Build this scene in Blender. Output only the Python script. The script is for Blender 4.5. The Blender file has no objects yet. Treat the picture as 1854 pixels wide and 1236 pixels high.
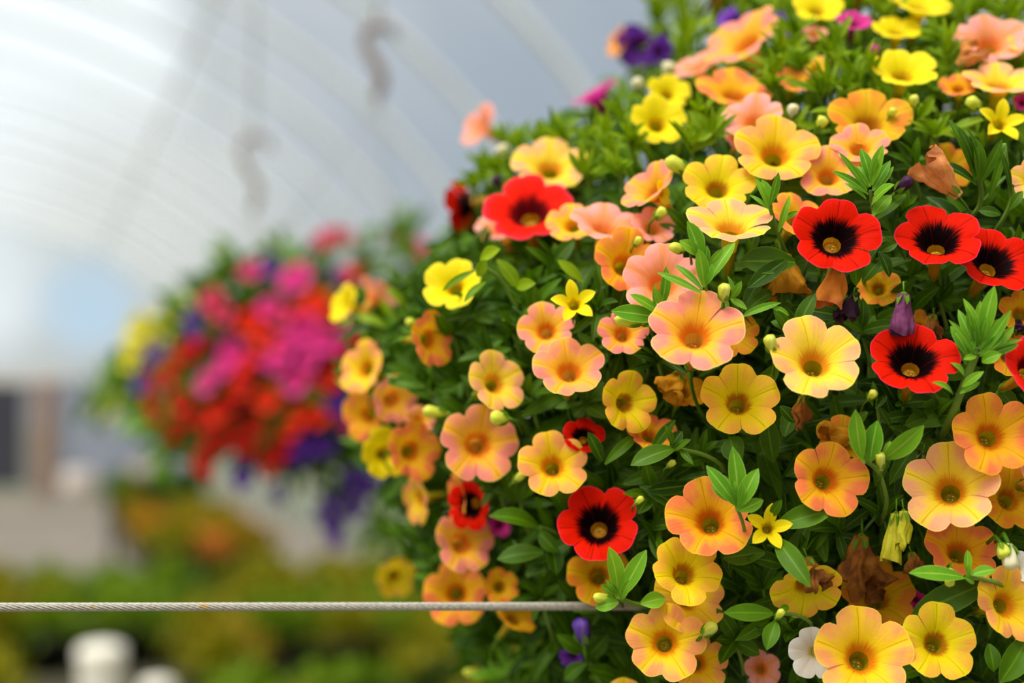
import bpy, math, random
from mathutils import Vector, Matrix, noise as mnoise

PI = math.pi
C = bpy.context.scene.collection
W, H, FPX = 1854, 1236, 2575.0
EYE = Vector((0, 0, 1.6))
YAW, PITCH = math.radians(18.6), math.radians(2.7)
RC = Matrix.Rotation(-YAW, 3, 'Z') @ Matrix.Rotation(PI/2 + PITCH, 3, 'X')

def at(px, py, d):
    return EYE + RC @ Vector(((px-927)/FPX*d, (618-py)/FPX*d, -d))
def cdir(x, y, z):
    return (RC @ Vector((x, y, z))).normalized()
RIGHT, UPV, BACK = cdir(1, 0, 0), cdir(0, 1, 0), cdir(0, 0, 1)

def lin(c):
    out = []
    for v in c:
        v /= 255.0
        out.append(v/12.92 if v <= .04045 else ((v+.055)/1.055)**2.4)
    return (out[0], out[1], out[2], 1)

# ---------------------------------------------------------------- materials
def new_mat(name):
    m = bpy.data.materials.new(name); m.use_nodes = True
    nt = m.node_tree; nt.nodes.clear()
    return m, nt
class NT:
    def __init__(s, nt): s.nt = nt
    def n(s, t, **k):
        o = s.nt.nodes.new(t)
        for a, b in k.items(): setattr(o, a, b)
        return o
    def l(s, a, b): s.nt.links.new(a, b)
    def math(s, op, a, b=None, clamp=False):
        o = s.n('ShaderNodeMath', operation=op, use_clamp=clamp)
        for i, v in enumerate((a, b)):
            if v is None: continue
            if isinstance(v, (int, float)): o.inputs[i].default_value = v
            else: s.l(v, o.inputs[i])
        return o.outputs[0]
    def step(s, v, lo, hi, to0=0.0, to1=1.0):
        o = s.n('ShaderNodeMapRange', interpolation_type='SMOOTHSTEP')
        s.l(v, o.inputs[0]); o.inputs[1].default_value = lo; o.inputs[2].default_value = hi
        o.inputs[3].default_value = to0; o.inputs[4].default_value = to1
        return o.outputs[0]
    def mix(s, f, a, b):
        o = s.n('ShaderNodeMix', data_type='RGBA')
        if isinstance(f, (int, float)): o.inputs[0].default_value = f
        else: s.l(f, o.inputs[0])
        for i, v in ((6, a), (7, b)):
            if isinstance(v, tuple): o.inputs[i].default_value = v
            else: s.l(v, o.inputs[i])
        return o.outputs[2]
    def out(s, sh):
        o = s.n('ShaderNodeOutputMaterial'); s.l(sh, o.inputs[0])
    def thin(s, col, trans, rough, spec=.3, bump=None, tcol=None):
        p = s.n('ShaderNodeBsdfPrincipled'); s.l(col, p.inputs['Base Color'])
        p.inputs['Roughness'].default_value = rough
        p.inputs['Specular IOR Level'].default_value = spec
        t = s.n('ShaderNodeBsdfTranslucent'); s.l(tcol or col, t.inputs[0])
        if bump is not None: s.l(bump, p.inputs['Normal'])
        m = s.n('ShaderNodeMixShader'); m.inputs[0].default_value = trans
        s.l(p.outputs[0], m.inputs[1]); s.l(t.outputs[0], m.inputs[2])
        s.out(m.outputs[0])

def simple(name, rgb, rough=.6, metal=0, spec=.4, var=0, scale=20):
    m, nt = new_mat(name); q = NT(nt)
    p = q.n('ShaderNodeBsdfPrincipled')
    c = lin(rgb)
    if var:
        tc = q.n('ShaderNodeTexCoord'); nz = q.n('ShaderNodeTexNoise'); nz.inputs['Scale'].default_value = scale
        q.l(tc.outputs['Object'], nz.inputs[0])
        f = q.step(nz.outputs[0], .3, .7)
        d = tuple(v*(1-var) for v in c[:3])+(1,)
        q.l(q.mix(f, d, c), p.inputs['Base Color'])
    else: p.inputs['Base Color'].default_value = c
    p.inputs['Roughness'].default_value = rough; p.inputs['Metallic'].default_value = metal
    p.inputs['Specular IOR Level'].default_value = spec
    q.out(p.outputs[0]); return m

def petal_mat(name, mid, edge, throat, vein, black=None, blush=1.0, t0=.22, t1=.4, veinw=.03, trans=.3, rimc=None, dark=1.0):
    m, nt = new_mat(name); q = NT(nt)
    uv = q.n('ShaderNodeUVMap'); uv.uv_map = 'UVMap'
    sp = q.n('ShaderNodeSeparateXYZ'); q.l(uv.outputs[0], sp.inputs[0])
    u, v = sp.outputs[0], sp.outputs[1]
    c = q.math('MULTIPLY', q.math('ABSOLUTE', q.math('SUBTRACT', q.math('FRACT', u), .5)), 2.0)
    # radial streaks
    cm = q.n('ShaderNodeCombineXYZ'); q.l(q.math('MULTIPLY', u, 22.0), cm.inputs[0]); q.l(q.math('MULTIPLY', v, 2.2), cm.inputs[1])
    oi = q.n('ShaderNodeObjectInfo'); q.l(q.math('MULTIPLY', oi.outputs['Random'], 50.0), cm.inputs[2])
    st = q.n('ShaderNodeTexNoise'); st.inputs['Scale'].default_value = 1.0; st.inputs['Detail'].default_value = 3
    q.l(cm.outputs[0], st.inputs[0])
    tc = q.n('ShaderNodeTexCoord'); nz = q.n('ShaderNodeTexNoise'); nz.inputs['Scale'].default_value = 130
    q.l(tc.outputs['Object'], nz.inputs[0])
    fine = q.n('ShaderNodeTexNoise'); fine.inputs['Scale'].default_value = 1500; q.l(tc.outputs['Object'], fine.inputs[0])
    if black is None:
        b = q.math('MULTIPLY', q.step(v, .42, .82), q.step(c, 0.04, .42, .05, 1))
        b = q.math('MULTIPLY', b, q.step(nz.outputs[0], .3, .62, .45, 1.0))
        b = q.math('ADD', b, q.math('MULTIPLY', q.math('SUBTRACT', st.outputs[0], .5), .35))
        b = q.math('MULTIPLY', b, q.step(oi.outputs['Random'], 0, 1, .95*blush, 1.35*blush), True)
        col = q.mix(b, lin(mid), lin(edge))
        tv = q.math('ADD', v, q.math('MULTIPLY', q.math('SUBTRACT', st.outputs[0], .5), .25))
        tv = q.math('ADD', tv, q.math('MULTIPLY', c, -.05))
        col = q.mix(q.step(tv, t0, t1, .85, 0), col, lin(throat))
    else:
        col = q.mix(q.step(v, .8, 1.0), lin(mid), lin(edge))
        tv = q.math('ADD', v, q.math('MULTIPLY', q.math('SUBTRACT', st.outputs[0], .5), .45))
        tv = q.math('ADD', tv, q.math('MULTIPLY', c, -.06))
        col = q.mix(q.step(tv, black-.05, black+.13, 1, 0), col, lin(throat))
    vl = q.math('MULTIPLY', q.step(c, veinw*.3, veinw*1.6, .6, 0), q.step(v, .93, .99, 1, 0))
    col = q.mix(vl, col, lin(vein))
    hs = q.n('ShaderNodeHueSaturation'); q.l(col, hs.inputs['Color']); q.l(q.math('ADD', q.math('MULTIPLY', fine.outputs[0], .16), .92), hs.inputs['Value']); col = hs.outputs[0]
    if rimc: col = q.mix(q.step(v, .965, .995, 0, .7), col, lin(rimc))
    bm = q.n('ShaderNodeBump'); bm.inputs['Strength'].default_value = .35; bm.inputs['Distance'].default_value = .0006
    q.l(st.outputs[0], bm.inputs['Height'])
    q.thin(col, trans, .6, .04 if black is not None else .16, bm.outputs[0])
    return m

def leaf_mat(name, a, b, rib, trans=.32, rough=.5, rim=.5, spec=.2):
    m, nt = new_mat(name); q = NT(nt)
    uv = q.n('ShaderNodeUVMap'); uv.uv_map = 'UVMap'
    sp = q.n('ShaderNodeSeparateXYZ'); q.l(uv.outputs[0], sp.inputs[0])
    c = q.math('MULTIPLY', q.math('ABSOLUTE', q.math('SUBTRACT', sp.outputs[0], .5)), 2.0)
    at_ = q.n('ShaderNodeAttribute', attribute_name='tone')
    tc = q.n('ShaderNodeTexCoord'); nz = q.n('ShaderNodeTexNoise'); nz.inputs['Scale'].default_value = 220
    q.l(tc.outputs['Object'], nz.inputs[0])
    f = q.math('ADD', at_.outputs['Fac'], q.math('MULTIPLY', q.math('SUBTRACT', nz.outputs[0], .5), .5), True)
    col = q.mix(f, lin(a), lin(b))
    col = q.mix(q.step(c, .03, .12, .65, 0), col, lin(rib))
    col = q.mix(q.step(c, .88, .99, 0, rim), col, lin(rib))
    bm = q.n('ShaderNodeBump'); bm.inputs['Strength'].default_value = .4; bm.inputs['Distance'].default_value = .0005
    q.l(nz.outputs[0], bm.inputs['Height'])
    q.thin(col, trans, rough, spec, bm.outputs[0])
    return m

YT = (150, 95, 10)
MP = {
 'P':  petal_mat('petal_salmon', (252, 186, 44), (250, 144, 130), (226, 104, 2), (208, 120, 16), rimc=(252, 220, 130)),
 'PP': petal_mat('petal_pale_peach', (252, 216, 50), (251, 174, 126), (226, 124, 2), (200, 150, 16), rimc=(252, 232, 120)),
 'LP': petal_mat('petal_pink', (250, 160, 104), (252, 166, 158), (236, 120, 30), (240, 140, 100), blush=1.25, rimc=(252, 200, 160)),
 'O':  petal_mat('petal_orange', (250, 184, 18), (247, 128, 74), (206, 84, 4), (196, 112, 8), rimc=(252, 190, 60)),
 'A':  petal_mat('petal_apricot', (251, 208, 20), (250, 164, 96), (220, 112, 2), (196, 130, 6), rimc=(252, 220, 80)),
 'G':  petal_mat('petal_gold_shaded', (230, 180, 6), (236, 138, 40), (170, 82, 4), (168, 112, 4), rimc=(244, 200, 40)),  # golden tone; also the shade of deeper yellow flowers put into colour
 'Y':  petal_mat('petal_yellow_peach', (238, 214, 8), (246, 176, 66), (170, 76, 4), (176, 142, 4), blush=.8, t0=.22, t1=.36, rimc=(244, 214, 50)),
 'YY': petal_mat('petal_yellow', (246, 226, 4), (250, 218, 30), (206, 140, 4), (216, 186, 4), blush=.6, t0=.2, t1=.36, rimc=(252, 240, 90)),
 'R':  petal_mat('petal_red', (204, 22, 0), (212, 20, 2), (14, 1, 3), (90, 2, 2), black=.48, veinw=.03, rimc=(244, 50, 90), trans=.15),
 'RB': petal_mat('petal_bright_red', (240, 30, 12), (250, 40, 56), (84, 4, 8), (170, 8, 6), black=.4, veinw=.03, rimc=(250, 90, 110)),
 'V':  petal_mat('petal_violet', (104, 44, 160), (124, 64, 190), (50, 14, 70), (60, 20, 100)),
 'M':  petal_mat('petal_magenta', (196, 30, 130), (216, 60, 150), (120, 10, 60), (120, 8, 70)),
 'W':  petal_mat('petal_white', (232, 228, 220), (238, 236, 232), (226, 208, 120), (204, 200, 188), t0=.16, t1=.3),
 # petunias of the farther baskets
 'bM': petal_mat('petunia_pink', (222, 40, 132), (232, 66, 150), (170, 20, 90), (160, 16, 90), trans=.3),
 'bD': petal_mat('petunia_rose', (206, 40, 84), (214, 66, 100), (130, 12, 40), (150, 20, 60), trans=.3),
 'bR': petal_mat('petunia_red', (184, 12, 2), (196, 16, 4), (110, 4, 4), (150, 8, 4), trans=.25),
 'bO': petal_mat('petunia_orange_red', (226, 36, 2), (228, 44, 6), (160, 30, 4), (180, 30, 4), trans=.25),
 'bV': petal_mat('petunia_purple', (76, 24, 138), (92, 36, 158), (30, 6, 60), (40, 10, 80), trans=.25),
 'bY': petal_mat('petunia_yellow', (210, 200, 50), (220, 210, 70), (160, 150, 30), (170, 160, 30), trans=.3),
}
TUBE = {}
for k, (a, b) in {'y': ((178, 160, 10), (140, 100, 6)), 'r': ((196, 140, 18), (150, 96, 14)), 'm': ((120, 30, 70), (90, 20, 50)), 'w': ((226, 220, 150), (190, 180, 90)), 's': ((226, 170, 60), (190, 130, 20))}.items():
    m, nt = new_mat('tube_'+k); q = NT(nt)
    uv = q.n('ShaderNodeUVMap'); uv.uv_map = 'UVMap'; sp = q.n('ShaderNodeSeparateXYZ'); q.l(uv.outputs[0], sp.inputs[0])
    wv = q.math('FRACT', q.math('MULTIPLY', sp.outputs[0], 15.0))
    col = q.mix(q.step(wv, .0, .18, .5, 0), lin(a), lin(b))
    q.thin(col, .35, .5, .3)
    TUBE[k] = m
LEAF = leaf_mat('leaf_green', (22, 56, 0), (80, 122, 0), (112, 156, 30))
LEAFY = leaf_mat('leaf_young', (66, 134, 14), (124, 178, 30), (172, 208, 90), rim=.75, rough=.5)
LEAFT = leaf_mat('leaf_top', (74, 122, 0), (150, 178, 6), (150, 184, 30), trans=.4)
LEAFB = leaf_mat('leaf_petunia', (40, 90, 4), (104, 144, 24), (130, 170, 50), trans=.3)
STEM = simple('stem_green', (104, 140, 40), .55, var=.2, scale=120)
STEMD = simple('stem_dark', (66, 104, 22), .6, var=.2, scale=120)
CALYX = leaf_mat('calyx', (70, 120, 14), (116, 160, 34), (150, 186, 60))
ANTH = simple('anther_yellow', (226, 180, 40), .7)
BUDM = leaf_mat('bud_yellow', (206, 216, 50), (236, 238, 110), (240, 244, 170), trans=.35, rim=0)
BUDV = leaf_mat('bud_violet', (44, 16, 44), (70, 30, 70), (90, 50, 90), trans=.15, rim=0)
BUDW = leaf_mat('bud_white', (226, 220, 170), (240, 236, 214), (214, 210, 110), trans=.35, rim=0)

def wither_mat(name, a, b, tip):
    m, nt = new_mat(name); q = NT(nt)
    tc = q.n('ShaderNodeTexCoord'); nz = q.n('ShaderNodeTexNoise'); nz.inputs['Scale'].default_value = 190; nz.inputs['Detail'].default_value = 4
    q.l(tc.outputs['Object'], nz.inputs[0])
    uv = q.n('ShaderNodeUVMap'); uv.uv_map = 'UVMap'; sp = q.n('ShaderNodeSeparateXYZ'); q.l(uv.outputs[0], sp.inputs[0])
    col = q.mix(q.step(nz.outputs[0], .35, .65), lin(a), lin(b))
    wv = q.math('FRACT', q.math('MULTIPLY', sp.outputs[0], 10.0))
    col = q.mix(q.step(wv, 0, .2, .5, 0), col, lin(tip))
    col = q.mix(q.step(sp.outputs[1], .75, 1.0, 0, .5), col, lin(tip))
    bm = q.n('ShaderNodeBump'); bm.inputs['Strength'].default_value = .8; bm.inputs['Distance'].default_value = .001
    q.l(nz.outputs[0], bm.inputs['Height'])
    q.thin(col, .25, .7, .2, bm.outputs[0]); return m
WM = {'peach': wither_mat('withered_peach', (214, 140, 60), (230, 160, 100), (170, 90, 60)),
      'gold': wither_mat('withered_gold', (190, 130, 10), (206, 146, 20), (150, 90, 10)),
      'orange': wither_mat('withered_orange', (216, 130, 20), (226, 140, 50), (230, 130, 90)),
      'brown': wither_mat('withered_brown', (110, 62, 14), (160, 100, 30), (80, 40, 10)),
      'purple': wither_mat('withered_purple', (96, 40, 80), (130, 66, 110), (60, 20, 50)),
      'dark': wither_mat('withered_dark', (34, 16, 34), (56, 28, 50), (70, 30, 30)),
      'lime': wither_mat('withered_lime', (170, 166, 20), (196, 190, 50), (140, 120, 10))}

# ---------------------------------------------------------------- mesh builder
class MB:
    def __init__(s): s.v = []; s.f = []; s.uv = []; s.t = []
    def vert(s, p, tone=0.0):
        s.v.append(tuple(p)); s.t.append(tone); return len(s.v)-1
    def face(s, idx, uvs=None):
        s.f.append(tuple(idx)); s.uv.append(uvs or [(0, 0)]*len(idx))
    def grid(s, rows, uvf=None, tone=0.0, closed=False):
        ids = [[s.vert(p, tone) for p in r] for r in rows]
        nr, nc = len(rows), len(rows[0])
        for i in range(nr-1):
            for j in range(nc if closed else nc-1):
                k = (j+1) % nc
                a = (j/nc, i/(nr-1)); b = ((j+1)/nc, i/(nr-1)); c = ((j+1)/nc, (i+1)/(nr-1)); d = (j/nc, (i+1)/(nr-1))
                if not closed:
                    a = (j/(nc-1), i/(nr-1)); b = ((j+1)/(nc-1), i/(nr-1)); c = ((j+1)/(nc-1), (i+1)/(nr-1)); d = (j/(nc-1), (i+1)/(nr-1))
                s.face((ids[i][j], ids[i][k], ids[i+1][k], ids[i+1][j]), [a, b, c, d])
        return ids
    def tube(s, pts, rads, n=8, cap=True, tone=0.0):
        rows = []
        prev = None
        for i, p in enumerate(pts):
            a = pts[max(0, i-1)]; b = pts[min(len(pts)-1, i+1)]
            t = (Vector(b)-Vector(a)).normalized()
            if prev is None:
                prev = t.orthogonal().normalized()
            x = (prev - t*prev.dot(t)).normalized(); y = t.cross(x); prev = x
            r = rads[i] if isinstance(rads, (list, tuple)) else rads
            rows.append([Vector(p)+x*math.cos(2*PI*k/n)*r+y*math.sin(2*PI*k/n)*r for k in range(n)])
        ids = s.grid(rows, closed=True, tone=tone)
        if cap:
            s.face(ids[0][::-1]); s.face(ids[-1])
    def box(s, c, sz, rz=0):
        c = Vector(c); M = Matrix.Rotation(rz, 3, 'Z')
        i0 = len(s.v)
        for dx in (-.5, .5):
            for dy in (-.5, .5):
                for dz in (-.5, .5): s.vert(c + M @ Vector((dx*sz[0], dy*sz[1], dz*sz[2])))
        for f in ((0, 1, 3, 2), (4, 6, 7, 5), (0, 4, 5, 1), (2, 3, 7, 6), (0, 2, 6, 4), (1, 5, 7, 3)):
            s.face([i0+k for k in f])
    def lathe(s, prof, c=(0, 0, 0), n=24):
        c = Vector(c)
        s.grid([[c+Vector((r*math.cos(2*PI*k/n), r*math.sin(2*PI*k/n), z)) for k in range(n)] for r, z in prof], closed=True)
    def build(s, name, mat, parent=None, origin=None, smooth=True):
        me = bpy.data.meshes.new(name)
        o0 = Vector(origin) if origin is not None else Vector((0, 0, 0))
        me.from_pydata([(v[0]-o0.x, v[1]-o0.y, v[2]-o0.z) for v in s.v], [], s.f)
        ul = me.uv_layers.new(name='UVMap')
        flat = [c for f in s.uv for p in f for c in p]
        if len(flat) == len(ul.data)*2: ul.data.foreach_set('uv', flat)
        ca = me.attributes.new('tone', 'FLOAT', 'POINT'); ca.data.foreach_set('value', s.t)
        if smooth: me.polygons.foreach_set('use_smooth', [True]*len(me.polygons))
        me.materials.append(mat); me.update()
        o = bpy.data.objects.new(name, me); C.objects.link(o)
        if parent: 
            o.parent = parent
            w = Vector((0, 0, 0)); p = parent
            while p: w += p.location; p = p.parent
            o.location = o0 - w
        else: o.location = o0
        return o

def tag(o, label=None, cat=None, group=None, kind=None):
    if label: o['label'] = label
    if cat: o['category'] = cat
    if group: o['group'] = group
    if kind: o['kind'] = kind
    return o
def thing(name, label, cat, loc, group=None):
    o = bpy.data.objects.new(name, None); C.objects.link(o); o.location = loc
    o.empty_display_size = .02
    return tag(o, label, cat, group)

def leaf(mb, base, tip, nrm, width, tone=.5, bend=.15, seg=6, fold=.25, wf=None):
    base = Vector(base); tip = Vector(tip); ax = tip-base; L = ax.length
    if L < 1e-6: return
    t = ax/L; n = (nrm - t*nrm.dot(t))
    n = n.normalized() if n.length > 1e-4 else t.orthogonal().normalized()
    s = t.cross(n)
    rows = []
    for i in range(seg+1):
        f = i/seg
        w = width*.5*(math.sin(PI*min(1, f**.85*.97+.03))**.75)*(.55+.6*f if wf is None else wf(f))
        if i == seg: w = width*.02
        if i == 0: w = width*.08
        p = base + t*(L*f) + n*(bend*L*(4*f*(1-f))*.5 - bend*L*.4*f*f)
        rows.append([p + s*(w*k) + n*(abs(k)*fold*w) for k in (-1, -.5, 0, .5, 1)])
    mb.grid(rows, tone=tone)

rnd = random.Random(7)

# ---------------------------------------------------------------- surface of the near basket
LE = [(-400, 1500), (-100, 1260), (0, 1275), (120, 1150), (250, 930), (330, 850), (420, 835), (480, 760), (560, 640), (700, 620), (830, 660), (950, 735), (1030, 730), (1100, 790), (1236, 880), (1500, 1100)]
def left_edge(y):
    if y <= LE[0][0]: return LE[0][1]
    for (a, b), (c, d) in zip(LE, LE[1:]):
        if y <= c: return b+(d-b)*(y-a)/(c-a)
    return LE[-1][1]
def surf(x, y):
    L = left_edge(y)
    t = min(1, max(0, (x-L)/(1560-L) if L < 1500 else 1))
    d = .468 + .195*(1-math.sqrt(max(0, 1-(1-t)**2.2)))
    if y < 520: d += .12*((520-y)/520)**1.5
    if y > 1200: d += .03*((y-1200)/300)**2
    if x > 1900: d += .15*((x-1900)/400)**2
    return d

# ---------------------------------------------------------------- flowers
def flower_mesh(R, frame, pos, rr, star=False, cup=1.0, ring=11, seg=12, droop=0.0, half=None):
    """corolla of five fused lobes; frame = (x,y,n) world axes"""
    X, Y, N = frame
    mb = MB()
    lob = []
    for k in range(5):
        lob.append(dict(l=1+rr.uniform(-.07, .05), z=rr.uniform(-.09, .08), tw=rr.uniform(-.08, .08), cv=rr.uniform(.5, 1.5), ret=rr.uniform(-.01, .022), w=rr.uniform(-.03, .03)))
    ph = rr.uniform(0, 6.28); wob = rr.uniform(.01, .035)
    offs = rr.uniform(-.12, .12)
    def prof(r):
        z = -.38*cup*math.exp(-((r-.2)/.25)) if r > .2 else -.38*cup
        z += -.22*cup*max(0, 1-r)**1.4
        z -= .05*max(0, r-.7)**2*6
        return z
    r0 = .2
    for k in range(5):
        Lk = lob[k]
        rows = []
        for i in range(ring+1):
            f = i/ring
            row = []
            for j in range(seg+1):
                c = -1+2*j/seg
                th = math.radians(90 + k*72 + c*36) + offs*0
                if star: out = .40+.62*(1-abs(c))**.85
                else: out = Lk['l'] - .20*abs(c)**3.6 - Lk['ret']*math.exp(-(c/.25)**2) + .012*math.sin(c*7+ph)
                if not star and abs(c) > .999:
                    out = .785
                r = r0 + (out-r0)*f**(.9)
                cc = 1-c*c
                z = prof(r) + (Lk['z']*cc*max(0, r-.35)**1.3*1.3) - Lk['cv']*.13*c*c*max(0, r-.3)*(1 if not star else -1.2)
                z += Lk['tw']*c*cc*max(0, r-.4)*2
                z += wob*math.sin(3*th+ph)*r*r + .012*math.sin(11*th+ph*2)*r**3
                z -= .03*math.exp(-(c/.09)**2)*min(1, r*1.5)
                z -= droop*max(0, r-.5)**1.5
                row.append(pos + (X*(math.cos(th)*r) + Y*(math.sin(th)*r) + N*z)*R)
            rows.append(row)
        ids = [[mb.vert(p) for p in row] for row in rows]
        for i in range(ring):
            for j in range(seg):
                rv0 = r0+(1-r0)*(i/ring)**.9; rv1 = r0+(1-r0)*((i+1)/ring)**.9
                u0, u1 = j/seg+0.0001, (j+1)/seg-.0001
                mb.face((ids[i][j], ids[i][j+1], ids[i+1][j+1], ids[i+1][j]), [(k+u0, rv0), (k+u1, rv0), (k+u1, rv1), (k+u0, rv1)])
    zt = prof(.2)
    return mb, zt

def tube_mesh(R, frame, pos, zt, length, shallow=False):
    X, Y, N = frame; mb = MB(); n = 20
    prof = [(.205, zt+.01), (.19, zt-.12), (.17, zt-.3), (.15, zt-.45*length), (.10, zt-.9*length), (.055, zt-1.15*length)]
    rows = [[pos+(X*math.cos(2*PI*k/n)*r*(1+.06*math.cos(10*PI*k/n)) + Y*math.sin(2*PI*k/n)*r*(1+.06*math.cos(10*PI*k/n)) + N*z)*R for k in range(n)] for r, z in prof]
    mb.grid(rows, closed=True)
    if True:      # added shallow disc closing the tube mouth, catching light so it looks less dark
        z0 = zt-(.16 if shallow else .34)
        rows = [[pos+(X*math.cos(2*PI*k/n)*r + Y*math.sin(2*PI*k/n)*r + N*z)*R for k in range(n)] for r, z in ((.175, z0-.02), (.12, z0+.02), (.05, z0+.03), (.004, z0-.02))]
        mb.grid(rows, closed=True)
    return mb, pos+N*((zt-1.15*length)*R)

def calyx_mesh(R, frame, end, N, target):
    X, Y, _ = frame; mb = MB()
    for k in range(5):
        a = 2*PI*k/5+.3
        s = X*math.cos(a)+Y*math.sin(a)
        leaf(mb, end-N*R*.05+s*R*.03, end+N*R*.42+s*R*.2, s, R*.15, .5, seg=4)
    p0 = end; p3 = target
    pts = []
    for i in range(7):
        t = i/6
        p1 = p0-N*R*.8; p2 = p3*.6+p0*.4-N*R*.5
        pts.append(p0*(1-t)**3+p1*3*t*(1-t)**2+p2*3*t*t*(1-t)+p3*t**3)
    mb.tube(pts, [R*.075]+[R*.045]*6, 6)
    return mb

TUBEK = {'R': 'r', 'RB': 'r', 'M': 'm', 'V': 'm', 'W': 'w', 'LP': 's', 'P': 's', 'PP': 'y'}
FLAB = {'P': 'salmon flower with a yellow centre', 'PP': 'pale peach flower with a yellow star', 'LP': 'soft pink flower', 'O': 'orange flower with rosy margins', 'A': 'apricot yellow flower', 'G': 'golden flower in a colour darkened for shade', 'Y': 'yellow flower with a peach blush', 'YY': 'clear yellow flower', 'R': 'scarlet flower with a black centre', 'RB': 'bright red flower with a maroon centre', 'V': 'violet flower', 'M': 'magenta flower', 'W': 'white flower'}

plants = {}
def plant(key, label, cat, px, py, d):
    plants[key] = thing(key, label, cat, at(px, py, d))
    return plants[key]
plant('apricot_calibrachoa', 'bushy calibrachoa with peach, salmon and apricot flowers filling the right side', 'plant', 1600, 760, .62)
plant('yellow_calibrachoa', 'clear yellow calibrachoa blooms threaded through the nearest flower ball', 'plant', 1500, 700, .62)
plant('red_calibrachoa', 'scarlet calibrachoa with black-centred flowers in the nearest flower ball', 'plant', 1620, 700, .62)
plant('violet_calibrachoa', 'violet calibrachoa, a few blurred blooms at the top left of the nearest flower ball and below the wire rope', 'plant', 1300, 300, .66)
plants['violet_calibrachoa']['label'] = 'violet calibrachoa with few blooms at the top edge and below the wire rope'
plant('magenta_calibrachoa', 'magenta calibrachoa, few blooms peeking out along the top of the nearest ball', 'plant', 1500, 300, .66)
plant('white_calibrachoa', 'white calibrachoa, few small blooms low in the nearest flower ball', 'plant', 1600, 900, .64)
PK = {'R': 'red', 'RB': 'red', 'YY': 'yellow', 'V': 'violet', 'M': 'magenta', 'W': 'white'}
def owner(t): return plants[PK.get(t, 'apricot')+'_calibrachoa']

LAYER = .011
CLEAR = []
def flower(cx, cy, Rp, nx, ny, typ, lay=0, star=0, cup=1.0, roll=0, back=0, droop=0.0, tl=1.0):
    rr = random.Random(int(cx*131+cy*17))
    d = surf(cx, cy) + LAYER*lay
    pos = at(cx, cy, d)
    R = Rp*d/FPX*1.03; CLEAR.append((cx, cy, Rp, d + (.012 if abs(ny)+abs(nx) < .7 else .022)))
    if not back and 0 <= ny < .6 and abs(nx) < .35: ny += .12
    nz = math.sqrt(max(.01, 1-nx*nx-ny*ny))
    if back: nz = -nz
    N = cdir(nx, ny, nz)
    Y = (UPV - N*UPV.dot(N)).normalized(); X = Y.cross(N)
    a = math.radians(roll + rr.uniform(-14, 14))
    X, Y = X*math.cos(a)+Y*math.sin(a), Y*math.cos(a)-X*math.sin(a)
    pos = pos + N*R*.12
    mb, zt = flower_mesh(R, (X, Y, N), pos, rr, bool(star), cup, droop=droop)
    par = owner(typ)
    f = mb.build('flower', MP[typ], par, origin=pos)
    f['label'] = FLAB[typ]
    tk = TUBEK.get(typ, 'y')
    tb, end = tube_mesh(R, (X, Y, N), pos, zt, tl, shallow=(tk == 'r'))
    tb.build('flower_tube', TUBE[tk], f, origin=pos)
    tgt = end - N*R*.9 + cdir(.5, -.75, -.5)*R*.9
    calyx_mesh(R, (X, Y, N), end, N, tgt).build('calyx', CALYX, f, origin=pos)
    sm = MB()
    for k in range(4):
        aa = 2*PI*k/4+.5; rad = .055 + .02*(k % 2)
        p = pos+(X*math.cos(aa)*rad+Y*math.sin(aa)*rad*.8+N*(zt-(.10 if tk == 'r' else .24)-.03*(k % 3)))*R
        rows = []
        for i in range(6):
            ph = PI*i/5
            rows.append([p+(X*math.cos(2*PI*j/7)*math.sin(ph)*.024+Y*math.sin(2*PI*j/7)*math.sin(ph)*.02+N*math.cos(ph)*.022)*R for j in range(7)])
        sm.grid(rows, closed=True)
    sm.build('stamens', ANTH, f, origin=pos)
    return f

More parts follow.
